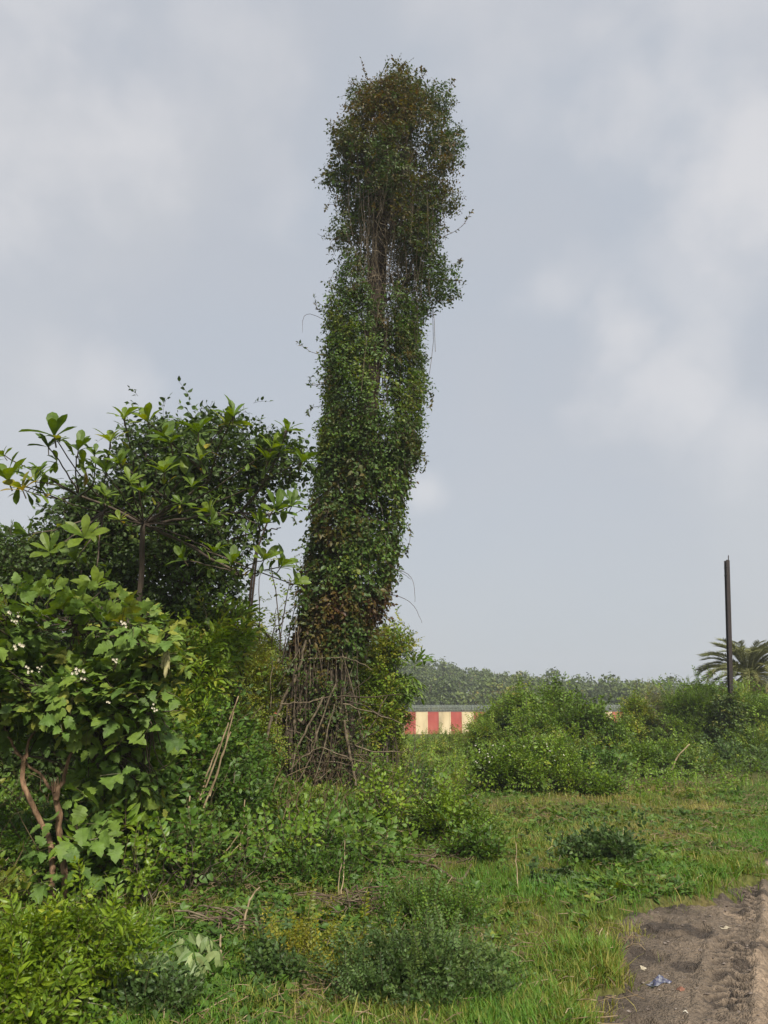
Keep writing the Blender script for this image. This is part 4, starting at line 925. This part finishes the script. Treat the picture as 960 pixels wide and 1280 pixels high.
# wilting cut branch
c = gpt(235, 1238); wb = empty('wilting_branch', c, 'cut green branch with pale drooping leaves lying on the grass', 'branch')
mb, ml = MB(), MB()
for pts in ([(160, 1232, .03), (185, 1212, .16), (215, 1203, .2), (255, 1207, .2), (272, 1222, .16)], [(170, 1240, .03), (200, 1222, .14), (230, 1218, .18), (240, 1235, .16)], [(162, 1216, .08), (180, 1208, .14), (205, 1222, .12)], [(215, 1205, .2), (235, 1222, .2), (246, 1242, .15)]):
    P = path([gpt(a, b, h_) for a, b, h_ in pts], 14, .003); mb.add(*tubes(P, np.linspace(.006, .003, 14), 5))
    n = 15; i = np.concatenate([rng.integers(3, 14, n // 2), rng.integers(9, 14, n - n // 2)])
    place(ml, [(OVATE[0] * (.8, 1, 1), OVATE[1], np.zeros(len(OVATE[0]))), (LANCE[0] * (1.2, 1, 1), LANCE[1], np.zeros(len(LANCE[0])))], P[i], np.stack([U(-.6, .6, n), U(-.8, .1, n), U(-1.1, -.2, n)], -1), np.tile([0, -1, .4], (n, 1)) + rng.normal(size=(n, 3)) * .3, U(.08, .13, n), np.clip(.55 + rng.normal(size=n) * .25, 0, 1))
mb.build('stems', M['weed_leaf'], wb); ml.build('leaves', M['pale_leaf'], wb)

# things on the track
c = gpt(826, 1212); m_, nt, N, L = new_mat('thin_plastic')
out = N.new('ShaderNodeOutputMaterial'); p = N.new('ShaderNodeBsdfPrincipled'); L.new(p.outputs[0], out.inputs[0])
g = N.new('ShaderNodeNewGeometry'); nz = N.new('ShaderNodeTexNoise'); nz.inputs['Scale'].default_value = 45; L.new(g.outputs['Position'], nz.inputs['Vector'])
r1 = ramp(N, [(.42, (.05, .055, .11)), (.5, (.08, .08, .11)), (.62, (.20, .21, .24))]); L.new(nz.outputs['Fac'], r1.inputs[0]); L.new(r1.outputs[0], p.inputs['Base Color']); p.inputs['Roughness'].default_value = .25
def crumple(name, label, cat, px, py, w, l, h, mat, rot=.4, f=28):
    c = gpt(px, py); c[2] = float(roadz(c[0], c[1])) + .004
    g_ = np.linspace(-1, 1, 15); X, Y = np.meshgrid(g_, g_); P = np.stack([X, Y, X * 0], -1)
    r__ = .72 + .5 * noise2(np.cos(np.arctan2(Y, X)) * 2, np.sin(np.arctan2(Y, X)) * 2, 1.3, px)
    x_ = X * w / 2 * r__; y_ = Y * l / 2 * r__
    x2 = x_ * cos(rot) - y_ * sin(rot) + c[0] + .012 * (noise2(X, Y, 2.2, 3) - .5); y2 = x_ * sin(rot) + y_ * cos(rot) + c[1]
    z2 = roadz(x2, y2) + .003 + h * np.abs(noise2(x2, y2, f, 5) - .5) * 2 * (1.1 - np.maximum(abs(X), abs(Y)) ** 2)
    idx = np.arange(225).reshape(15, 15); Q = np.stack([idx[:-1, :-1], idx[:-1, 1:], idx[1:, 1:], idx[1:, :-1]], -1).reshape(-1, 4)
    mb = MB(); mb.quads(np.stack([x2, y2, z2], -1).reshape(-1, 3), Q); return tag(mb.build(name, mat), label, cat)
crumple('plastic_scrap', 'crumpled blue grey plastic scrap pressed into the mud', 'litter', 822, 1214, .13, .10, .045, m_)
M['pale_scrap'] = rough_mat('dry_leaf', (.28, .24, .17), (.45, .40, .30), 40, bump=.1)
M['red_scrap'] = rough_mat('reddish_leaf', (.14, .06, .04), (.24, .12, .08), 40, bump=.1)
crumple('pale_flake', 'flat pale stone flake at the grass edge on the track', 'stone', 905, 1152, .07, .045, .02, M['pale_scrap'], .2)
crumple('reddish_scrap', 'small reddish leaf scrap right of the plastic scrap', 'leaf', 849, 1222, .045, .04, .02, M['red_scrap'], .9)
crumple('pale_flake', 'small pale flake at the left of the mud patch', 'stone', 803, 1197, .045, .03, .015, M['pale_scrap'], 1.2)
crumple('white_chip', 'tiny white chip by the tyre marks at the bottom', 'stone', 856, 1255, .022, .02, .015, M['flower'], 1.2)

# ================================================================== 8. bushes across the right
GB = 'bushes along the right side'
def rb(label, C, key, n, size, mat, tone, name='wild_bush', cat='bush', **kw):
    kw.setdefault('gap', .34); kw.setdefault('depth', .3)
    C = [[c[0], c[1], c[2] - .22 * c[5] , c[3], c[4], c[5] * .82] for c in C]
    sub = []
    for c in C:
        sub.append([c[0], c[1] + .2, c[2] - .1 * c[5], c[3] * .8, c[4] * .8, c[5] * .78])
        for _ in range(6):
            d_ = rnd_dir(1)[0]; d_[2] = abs(d_[2]) * 1.1 - .35; q_ = U(.3, .55); sub.append([c[0] + d_[0] * c[3] * .75, c[1] + d_[1] * c[4] * .75, c[2] + d_[2] * c[5] * .75, c[3] * q_, c[4] * q_, c[5] * q_ * 1.1])
    C = sub; n = int(n * 1.1)
    kw.setdefault('lump', .5)
    return bush(name, label, cat, C, key, n, size, mat, tone, group=GB, **kw)
rb('bright green bush overlapping the right end of the striped wall', [pb(616, 905, 24, 30, 34), pb(640, 893, 24.5, 30, 26), pb(606, 925, 23, 22, 24)], ['small', 'feather'], 4200, 1.15, 'mid_leaf', .62, stems=12, r0=.03)
rb('tall bush with a drooping leafy crest in the middle of the right thicket', [pb(660, 888, 23, 22, 28), pb(694, 884, 23, 20, 22), pb(680, 912, 22, 40, 28)], ['weed', 'small'], 3900, 1.3, 'mid_leaf', .45, stems=14, r0=.04)
rb('dark rounded creeper draped bush beside the drooping crest', [pb(726, 896, 22, 26, 24), pb(745, 912, 22, 30, 26), pb(708, 905, 22.5, 24, 22)], ['creeper_big', 'weed'], 3500, 1.3, 'mid_leaf', .30, stems=12, r0=.04)
rb('yellowish brown bush low in the middle of the right thicket', [pb(690, 940, 19.5, 38, 20), pb(728, 945, 19.5, 30, 20)], ['small', 'creeper'], 2500, 1.05, 'yellow_leaf', .45, stems=10, r0=.015)
rb('broad deep green bush nearest in the right thicket, dark underneath', [pb(640, 960, 15.5, 48, 28), pb(690, 968, 15.2, 42, 26), pb(615, 975, 15.4, 30, 22), pb(670, 945, 16.2, 44, 20)], ['weed', 'small'], 4600, .95, 'mid_leaf', .48, stems=16, r0=.015)
rb('leafy low bush right of the broad deep green bush', [pb(745, 958, 17.4, 36, 20), pb(720, 978, 16.4, 30, 18)], ['weed', 'heart'], 1900, 1.0, 'weed_leaf', .45, stems=10, r0=.012)
rb('light green upright bush left of the wispy grey tree', [pb(800, 905, 26, 22, 30), pb(795, 888, 26, 14, 18), pb(782, 915, 25, 20, 20)], ['small'], 2600, 1.15, 'mid_leaf', .72, stems=10, r0=.025)
rb('wispy grey green tree with thin twigs above the right thicket', [pb(828, 885, 28, 26, 22), pb(820, 905, 27, 30, 24), pb(845, 895, 28, 18, 18)], ['feather'], 2300, 1.2, 'palm_leaf', .45, name='wispy_tree', cat='tree', stems=40, r0=.02, gap=.38, part='crown')
rb('large olive bush with spreading crown left of the metal pole', [pb(868, 888, 25, 36, 28), pb(885, 874, 25.5, 28, 16), pb(845, 915, 24.5, 28, 22), pb(885, 915, 24.5, 30, 26)], ['feather', 'small'], 5600, 1.2, 'mid_leaf', .42, stems=14, r0=.04)
rb('large green bush at the right edge beneath the date palm', [pb(925, 888, 25, 30, 26), pb(955, 896, 24.5, 30, 28), pb(990, 895, 25, 34, 32), pb(935, 885, 26, 18, 14), pb(940, 925, 23.5, 34, 20)], ['feather', 'small'], 5600, 1.2, 'mid_leaf', .6, stems=14, r0=.04)
rb('yellow topped bush between the pole and the palm trunk', [pb(925, 872, 27.5, 20, 10), pb(915, 880, 27.5, 16, 10)], ['feather'], 1000, 1.0, 'yellow_leaf', .55, stems=6, r0=.02)
rb('grey green low shrub at the far right below the pole', [pb(925, 945, 20.5, 34, 15), pb(890, 950, 20.5, 28, 13)], ['weed', 'herb'], 1800, 1.15, 'herb_leaf', .5, stems=10, r0=.012)
rb('green low shrub right of centre before the olive bush', [pb(800, 950, 19.6, 34, 18), pb(830, 945, 20.2, 30, 16)], ['weed', 'small'], 2300, 1.1, 'mid_leaf', .5, stems=10, r0=.012)
rb('low shrub tangled with a leaning dry twig right of centre', [pb(860, 958, 18.8, 30, 14), pb(775, 930, 21.5, 26, 16)], ['weed'], 1300, 1.1, 'weed_leaf', .55, stems=10, r0=.012)
rb('small dark bush standing alone in front of the low shrubs', [pb(755, 988, 14.6, 16, 15)], ['weed'], 420, .85, 'mid_leaf', .3, stems=6, r0=.008)
rb('pale weedy shrub before the striped wall at the meadow end', [pb(545, 938, 27, 24, 9), pb(575, 930, 28, 24, 9), pb(590, 945, 25, 20, 12)], ['small', 'feather'], 2200, 1.0, 'yellow_leaf', .35, stems=10, r0=.01)
# white blossoms in the near right bush
mb = MB()
for i in range(26):
    a, b = (U(590, 660), U(930, 955)) if i < 18 else (U(680, 720), U(930, 960))
    c_ = at(a, b, 15.1)
    for w in range(5):
        d = rnd_dir(1)[0]; mb.add(c_ + .021 * (petal[0][:, :1] * nrm(np.cross(d, [.1, -1, 0])) + petal[0][:, 1:2] * d + petal[0][:, 2:] * np.array([0, -1, 0])), petal[1])
near = [o for o in COL.objects if o.get('label', '').startswith('broad deep green bush')][0]
mb.build('blossoms', M['flower'], near)
stems('leaning_twigs', 'single pale twig leaning in the weeds right of centre', 'dry twigs', [[(838, 965), (848, 945), (862, 930)]], r=.02, d=18.4)

# low scrub over the meadow's far part
mb = MB(); n = 19000
y = 13.5 + 34 * rng.random(n) ** 1.6; x = y * U(-.05, .75, n)
w = noise2(x, y, .5, 77); k = (rng.random(n) < sstep(.30, .58, w) * sstep(13.5, 20, y)) & (road_in(x, y) < -.8); x, y = x[k], y[k]; n = len(x)
hm = (.10 + .28 * noise2(x, y, .8, 17)) * (1 + sstep(17, 22, y))
P = np.stack([x, y, gz(x, y) + hm * rng.random(n)], -1)
for key, par in (('small', 0), ('weed', 1), ('feather', 2)):
    k = (np.arange(n) % 3) == par; q = k.sum()
    place(mb, key, P[k], rng.normal(size=(q, 3)) * .5 + np.array([0, -.1, .8]), np.tile([0, -.2, 1.], (q, 1)) + rng.normal(size=(q, 3)) * .3, U(.7, 1.4, q), np.clip(.55 + .8 * (noise(P[k], .5, 61) - .5) + rng.normal(size=q) * .12, 0, 1))
tag(mb.build('meadow_scrub', M['mid_leaf']), 'knee high weeds covering the far part of the clearing', 'weeds', kind='stuff')

# ================================================================== 9. metal pole with creeper round its foot
DP = 24.0
pb_ = at(913, 940, DP); pz = float(gz(pb_[0], DP))
pole = empty('metal_pole', (pb_[0], DP, pz), 'thin dark rusty metal pole standing behind the right bushes', 'pole')
M['rust'] = rough_mat('dark_rusted_steel', (.008, .006, .006), (.030, .017, .014), 20, bump=.3, rough=.6, spec=.4)
top = at(908.5, 700, DP); bot = np.array([pb_[0], DP, pz - .3])
mb = MB()
axv = nrm(top - bot); Xr = nrm(np.cross(axv, [0, 1, 0])); Yr = np.cross(Xr, axv)
def bar(a, b, w, d, off=(0, 0)):
    V = []
    for e in (a, b):
        for sx_, sy_ in ((-1, -1), (1, -1), (1, 1), (-1, 1)): V.append(e + Xr * (off[0] + sx_ * w / 2) + Yr * (off[1] + sy_ * d / 2))
    return np.array(V), [[3, 2, 1, 0], [4, 5, 6, 7], [0, 1, 5, 4], [1, 2, 6, 5], [2, 3, 7, 6], [3, 0, 4, 7]]
mb.quads(*bar(bot, top, .020, .12)); mb.quads(*bar(bot, top - axv * .02, .11, .022, (0, -.0725))); mb.quads(*bar(bot, top - axv * .02, .11, .022, (0, .0725)))
mb.build('shaft', M['rust'], pole)
mb = MB(); mb.quads(*bar(top - axv * .05, top + axv * .16, .018, .03, (-.055, .0))); mb.build('lug', M['rust'], pole)
for q in (.25, .5):
    mb = MB(); e = top - axv * q; mb.add(*tubes(np.array([e - Yr * .12 + Xr * .04, e + Yr * .12 + Xr * .04]), np.array([.014, .014]), 6, True))
    mb.build('bolt', M['rust'], pole)
bush('creeper_clump', 'dark creeper clump climbing the foot of the metal pole', 'creeper', [pb(912, 893, DP - .2, 13, 20, .35), pb(912, 920, DP - .2, 14, 22, .35), pb(910, 945, DP - .3, 12, 16, .3)], ['creeper_big'], 1300, 1.1, 'dark_leaf', .55, stems=10, r0=.02, depth=.3, up=-.1, base=(float(pb_[0]), DP - .3))

# ================================================================== 10. date palm
DPm = 31.
cr = at(936, 843, DPm); fb = at(968, 925, DPm); gzp = float(gz(fb[0], DPm))
palm = empty('date_palm', (fb[0], DPm, gzp), 'date palm with grey green feathery fronds at the right edge behind the pole', 'palm')
mb = MB(); P = path([np.array([fb[0], DPm, gzp - .2]), (cr + fb) / 2 + [.05, 0, .1], cr], 22); mb.add(*tubes(P, np.linspace(.26, .22, 22), 12), A=.5)
tg = nrm(P[-1] - P[0])
for i in range(130):
    u = (i / 130) * 20; k = int(u); c_ = P[k] + (P[k + 1] - P[k]) * (u - k); th = i * 2.4; d = np.array([cos(th), sin(th), 0])
    a = c_ + d * .2; b = a + d * .12 + tg * .16; mb.add(*tubes(np.array([a, (a + b) / 2, b]), np.array([.06, .05, .025]), 5, True))
mb.build('trunk', rough_mat('palm_trunk', (.10, .07, .05), (.24, .18, .13), 12, bump=.5), palm, True)
ml, mr_ = MB(), MB()
def frond(az, el, Lf, tone, droopf=1.0):
    k = 16; t = np.linspace(0, 1, k); d = np.array([cos(az), sin(az), 0])
    ang = el - droopf * (1.25 * t ** 1.5)
    st = Lf / k; P = [cr + d * .12]
    for a in ang[1:]: P.append(P[-1] + st * (d * cos(a) + np.array([0, 0, sin(a)])))
    P = np.array(P); mr_.add(*tubes(P, np.linspace(.035, .008, k), 4), A=.6)
    side = np.cross(d, [0, 0, 1.])
    m2 = 74; u = np.linspace(.12, .995, m2); q = u * (k - 1); i = np.clip(q.astype(int), 0, k - 2); c_ = P[i] + (P[i + 1] - P[i]) * (q - i)[:, None]; T = nrm(P[i + 1] - P[i])
    ll = .52 * np.sin(np.clip(u * 1.15 + .25, 0, pi * .93)) * Lf / 2.6
    lt = [(np.array([(0, 0, 0), (-.036, .3, 0), (0, 1, -.08), (.036, .3, 0)]) * (1.5, 1, 1), np.array([(0, 2, 1), (0, 3, 2)]), np.zeros(4))]
    for s in (-1, 1):
        D = T * .75 + side * s * .8 + np.array([0, 0, 1.]) * .25 + rng.normal(size=(m2, 3)) * .10
        place(ml, lt, c_, D, np.tile([0, -.3, 1.], (m2, 1)) + rng.normal(size=(m2, 3)) * .25, ll, np.clip(tone + rng.normal(size=m2) * .12, 0, 1))
for i in range(64):
    az = i * 2.399 + rng.normal() * .1; lv = i / 64
    frond(az, 1.45 - 1.35 * lv + rng.normal() * .1, U(1.8, 2.2) * (1 - .1 * (lv < .2)), .45 + .1 * rng.normal(), .8 + .3 * rng.random())
for i in range(9): frond(i * .7 + .3, -.55 + rng.normal() * .15, U(1.4, 1.9), .97, .8)
mr_.build('frond_stalks', M['palm_leaf'], palm); ml.build('fronds', M['palm_leaf'], palm)

# ================================================================== 11. striped boundary wall with razor wire
WY = 80.0; kx = mpp(534, 900, WY)
PW = 14.4 * kx; X0 = (534 - 480) * kx
zt = at(540, 889.5, WY)[2]; zb = at(540, 917, WY)[2] - .3
i0, i1 = -34, 34
xa = X0 + i0 * PW; xb_ = X0 + i1 * PW
wall = empty('boundary_wall', ((xa + xb_) / 2, WY, zb), 'long low wall painted in red and cream stripes with razor wire on top', 'wall')
m_red = rough_mat('red_paint', (.24, .06, .045), (.37, .075, .06), 1.3, bump=.1, rough=.85, c3=(.42, .13, .09), stretch=(1, 1, .4)); m_cr = rough_mat('cream_paint', (.38, .31, .19), (.58, .47, .28), 1.3, bump=.1, rough=.85, c3=(.66, .56, .36), stretch=(1, 1, .4))
mb = MB()
for i in range(i0, i1):
    V, Q = box((X0 + (i + .5) * PW, WY, (zt + zb) / 2), (PW, .22, zt - zb)); mb.quads(V, np.array(Q)[[0, 1, 2, 4]], mat=0 if i % 2 == 0 else 1)
for e in (xa, xb_):
    V, Q = box((e + (.02 if e == xa else -.02), WY, (zt + zb) / 2), (.05, .218, zt - zb - .01)); mb.quads(V, Q, mat=0)
mb.build('wall_body', [m_red, m_cr], wall)
mb = MB()
for i in range(i0, i1 + 1, 2): mb.quads(*box((X0 + i * PW, WY - .125, (zt + zb) / 2), (.10, .06, zt - zb - .02)))
mb.build('piers', [m_cr], wall)
mb = MB(); mb.quads(*box(((xa + xb_) / 2, WY, zt + .035), (xb_ - xa, .30, .064))); mb.build('coping', rough_mat('grey_coping', (.14, .13, .12), (.24, .22, .20), 2), wall)
M['wire'] = rough_mat('galvanised_wire', (.16, .19, .16), (.27, .30, .26), 3, rough=.6, bump=0)
mb = MB(); k = int((xb_ - xa) / .28) * 14
t = np.arange(k); 
for ph, rr_ in ((0, .30), (2.1, .32), (4.1, .26)):
    th = t / 14 * 2 * pi + ph; P = np.stack([xa + t * .02, WY + rr_ * np.cos(th), zt + .36 + rr_ * np.sin(th) * 1.0], -1); mb.add(*tubes(P, np.full(k, .019), 3))
for hh in (.2, .42, .62): mb.add(*tubes(np.array([[xa, WY - .02, zt + hh], [xb_, WY - .02, zt + hh]]), np.array([.010, .010]), 4))
mb.build('razor_wire', M['wire'], wall)
mb = MB()
for i in range(i0, i1 + 1): mb.quads(*box((X0 + i * PW, WY, zt + .36), (.05, .05, .60)))
mb.build('wire_posts', M['wire'], wall)

# ================================================================== 12. wooded hill far behind
mb, mt = MB(), MB()
card = [(np.array([(0, -.5, 0), (-.5, .0, .1), (0, .55, 0), (.5, .05, .12), (.1, 0, .22)]), np.array([(0, 4, 1), (1, 4, 2), (0, 3, 4), (3, 2, 4)]), np.zeros(5)),
        (np.array([(0, -.4, 0), (-.55, .1, -.1), (.1, .5, 0), (.45, .1, .15), (0, .1, -.2)]), np.array([(0, 4, 1), (1, 4, 2), (0, 3, 4), (3, 2, 4)]), np.zeros(5))]
nt_ = 1500
ty_ = U(112, 225, nt_); tx_ = ty_ * U(-.35, .62, nt_)
tz_ = gz(tx_, ty_)
for i in range(nt_):
    H = U(4.5, 7.0) * (1.22 if rng.random() < .08 else 1); R_ = U(.9, 1.9); c = np.array([tx_[i], ty_[i], tz_[i]])
    nc = 3; tone = .34 + rng.normal() * .15 + (.35 if rng.random() < .07 else 0)
    n = 62
    for q in range(nc):
        cc = c + np.array([rng.normal() * R_ * .45, rng.normal() * R_ * .45, H * U(.45, .85)]); d = rnd_dir(n); d[:, 2] = np.abs(d[:, 2]) * 1.1 - .35
        P = cc + d * np.array([R_ * .9, R_ * .9, H * .26]) * (1.25 - .9 * rng.random(n))[:, None]
        place(mb, card, P, rnd_dir(n) + np.array([0, 0, .3]), d + np.array([0, 0, .5]) + rng.normal(size=(n, 3)) * .4, U(.25, .7, n), np.clip(tone + rng.normal(size=n) * .18, 0, 1))
    mt.add(*tubes(np.array([c - [0, 0, .3], c + [rng.normal() * .3, 0, H * .4], c + [rng.normal() * .5, 0, H * .85]]), np.array([.14, .10, .04]), 4))
w = mb.build('hillside_wood', M['far_leaf']); tag(w, 'hazy wood covering the low hill behind the striped wall', 'wood', kind='stuff')
tag(mt.build('hillside_trunks', M['bark']), 'thin trunks under the crowns of the hillside wood', 'wood', kind='stuff')
c = at(747, 872, 150); lone = empty('round_crowned_tree', (c[0], 150, float(gz(c[0], 150))), 'dark round crowned tree rising above the far tree line right of centre', 'tree')
mb = MB(); P, od = blob([[c[0], 150, c[2] - .3, 2.5, 2.4, 1.9], [c[0] - .3, 150, c[2] + .8, 1.5, 1.5, 1.2]], 1500, .4, 2, .3)
place(mb, card, P, rnd_dir(len(P)), od + rnd_dir(len(P)) * .4, U(.3, .7, len(P)), np.clip(.15 + rng.normal(size=len(P)) * .1, 0, 1)); mb.build('crown', M['far_leaf'], lone)
mb = MB(); zg = float(gz(c[0], 150)); mb.add(*tubes(np.array([[c[0], 150, zg - .3], [c[0], 150, c[2]]]), np.array([.25, .12]), 6)); mb.build('trunk', M['bark'], lone)

# ================================================================== haze, sky, sun
def haze():
    m, nt, N, L = new_mat('thin_haze')
    out = N.new('ShaderNodeOutputMaterial'); v = N.new('ShaderNodeVolumePrincipled')
    v.inputs['Color'].default_value = (.88, .92, 1, 1); v.inputs['Density'].default_value = .0010; v.inputs['Anisotropy'].default_value = .2
    L.new(v.outputs[0], out.inputs['Volume'])
    mb = MB(); mb.quads(*box((0, 165, 12.5), (860, 470 * 1.0, 29))); V = mb.v[0]
    o = mb.build('haze', m); tag(o, 'thin pale haze in the air over the far hill', 'haze', kind='stuff')
haze()

SUN_EL, SUN_AZ = 46, 158   # azimuth clockwise from +Y: behind the camera, to the right
wd = bpy.data.worlds.new('World'); sc.world = wd; wd.use_nodes = True
N, L = wd.node_tree.nodes, wd.node_tree.links; N.clear()
out = N.new('ShaderNodeOutputWorld'); bg = N.new('ShaderNodeBackground'); L.new(bg.outputs[0], out.inputs[0]); bg.inputs[1].default_value = .1
sky = N.new('ShaderNodeTexSky'); sky.sky_type = 'NISHITA'; sky.sun_disc = False; sky.sun_elevation = radians(SUN_EL); sky.sun_rotation = radians(SUN_AZ); sky.dust_density = 3; sky.air_density = 1.5
tc = N.new('ShaderNodeTexCoord')
nz = N.new('ShaderNodeTexNoise'); nz.inputs['Scale'].default_value = 2.1; nz.inputs['Detail'].default_value = 5; nz.inputs['Roughness'].default_value = .45; nz.inputs['Distortion'].default_value = .4
mp = N.new('ShaderNodeMapping'); mp.inputs['Scale'].default_value = (1, 1, 1.3); mp.inputs['Location'].default_value = (3.1, .4, 1.2)
L.new(tc.outputs['Generated'], mp.inputs[0]); L.new(mp.outputs[0], nz.inputs['Vector'])
cl = ramp(N, [(.34, (4.05, 4.36, 4.86)), (.52, (4.22, 4.42, 4.82)), (.74, (4.80, 4.88, 5.08))]); L.new(nz.outputs['Fac'], cl.inputs[0])
mx = N.new('ShaderNodeMix'); mx.data_type = 'RGBA'; mx.inputs[0].default_value = .88
n2 = N.new('ShaderNodeTexNoise'); n2.inputs['Scale'].default_value = 6.5; n2.inputs['Detail'].default_value = 6; n2.inputs['Roughness'].default_value = .5; L.new(tc.outputs['Generated'], n2.inputs['Vector'])
acc = None
for px, py, wd_, am in ((20, 20, .30, .8), (260, 60, .22, .5), (700, 355, .07, .5), (780, 415, .09, .8), (850, 480, .12, .75), (930, 540, .10, .6), (945, 200, .14, .9), (130, 480, .07, .55), (535, 612, .04, .6), (560, 30, .2, .4), (930, 20, .2, .7), (60, 465, .08, .4), (860, 350, .12, .45)):
    r = ray(px, py); r = r / np.linalg.norm(r)
    dp = N.new('ShaderNodeVectorMath'); dp.operation = 'DISTANCE'; dp.inputs[1].default_value = tuple(r); L.new(tc.outputs['Generated'], dp.inputs[0])
    ma = N.new('ShaderNodeMath'); ma.operation = 'MULTIPLY_ADD'; ma.inputs[1].default_value = wd_ * 3.4; L.new(n2.outputs['Fac'], ma.inputs[0]); L.new(dp.outputs['Value'], ma.inputs[2])
    mr = N.new('ShaderNodeMapRange'); mr.interpolation_type = 'SMOOTHSTEP'; mr.inputs[1].default_value = wd_ * 2.7; mr.inputs[2].default_value = wd_ * 1.35; mr.inputs[3].default_value = 0; mr.inputs[4].default_value = am; L.new(ma.outputs[0], mr.inputs[0])
    if acc is None: acc = mr.outputs[0]
    else:
        a2 = N.new('ShaderNodeMath'); a2.operation = 'MAXIMUM'; L.new(acc, a2.inputs[0]); L.new(mr.outputs[0], a2.inputs[1]); acc = a2.outputs[0]
wh = N.new('ShaderNodeMix'); wh.data_type = 'RGBA'; wh.inputs[7].default_value = (5.95, 5.88, 5.98, 1); L.new(acc, wh.inputs[0]); L.new(cl.outputs[0], wh.inputs[6])
L.new(sky.outputs[0], mx.inputs[6]); L.new(wh.outputs[2], mx.inputs[7]); L.new(mx.outputs[2], bg.inputs[0])

sd = bpy.data.lights.new('sun', 'SUN'); so = bpy.data.objects.new('sun', sd); COL.objects.link(so)
sd.energy = 4.6; sd.angle = radians(7); sd.color = (1, .93, .82)
az = radians(SUN_AZ); el = radians(SUN_EL)
import mathutils
d = mathutils.Vector((sin(az) * cos(el), cos(az) * cos(el), sin(el)))
so.rotation_euler = d.to_track_quat('Z', 'Y').to_euler(); so.location = (20, -20, 40)

sc.view_settings.view_transform = 'Standard'; sc.view_settings.look = 'None'; sc.view_settings.exposure = .38; sc.view_settings.gamma = 1
sc.render.engine = 'CYCLES'
cy = sc.cycles
cy.use_denoising = True; cy.max_bounces = 6; cy.diffuse_bounces = 3; cy.glossy_bounces = 2; cy.transmission_bounces = 3; cy.volume_bounces = 1
cy.transparent_max_bounces = 4; cy.use_adaptive_sampling = True; cy.adaptive_threshold = .015; cy.caustics_reflective = False; cy.caustics_refractive = False
sc.render.film_transparent = False
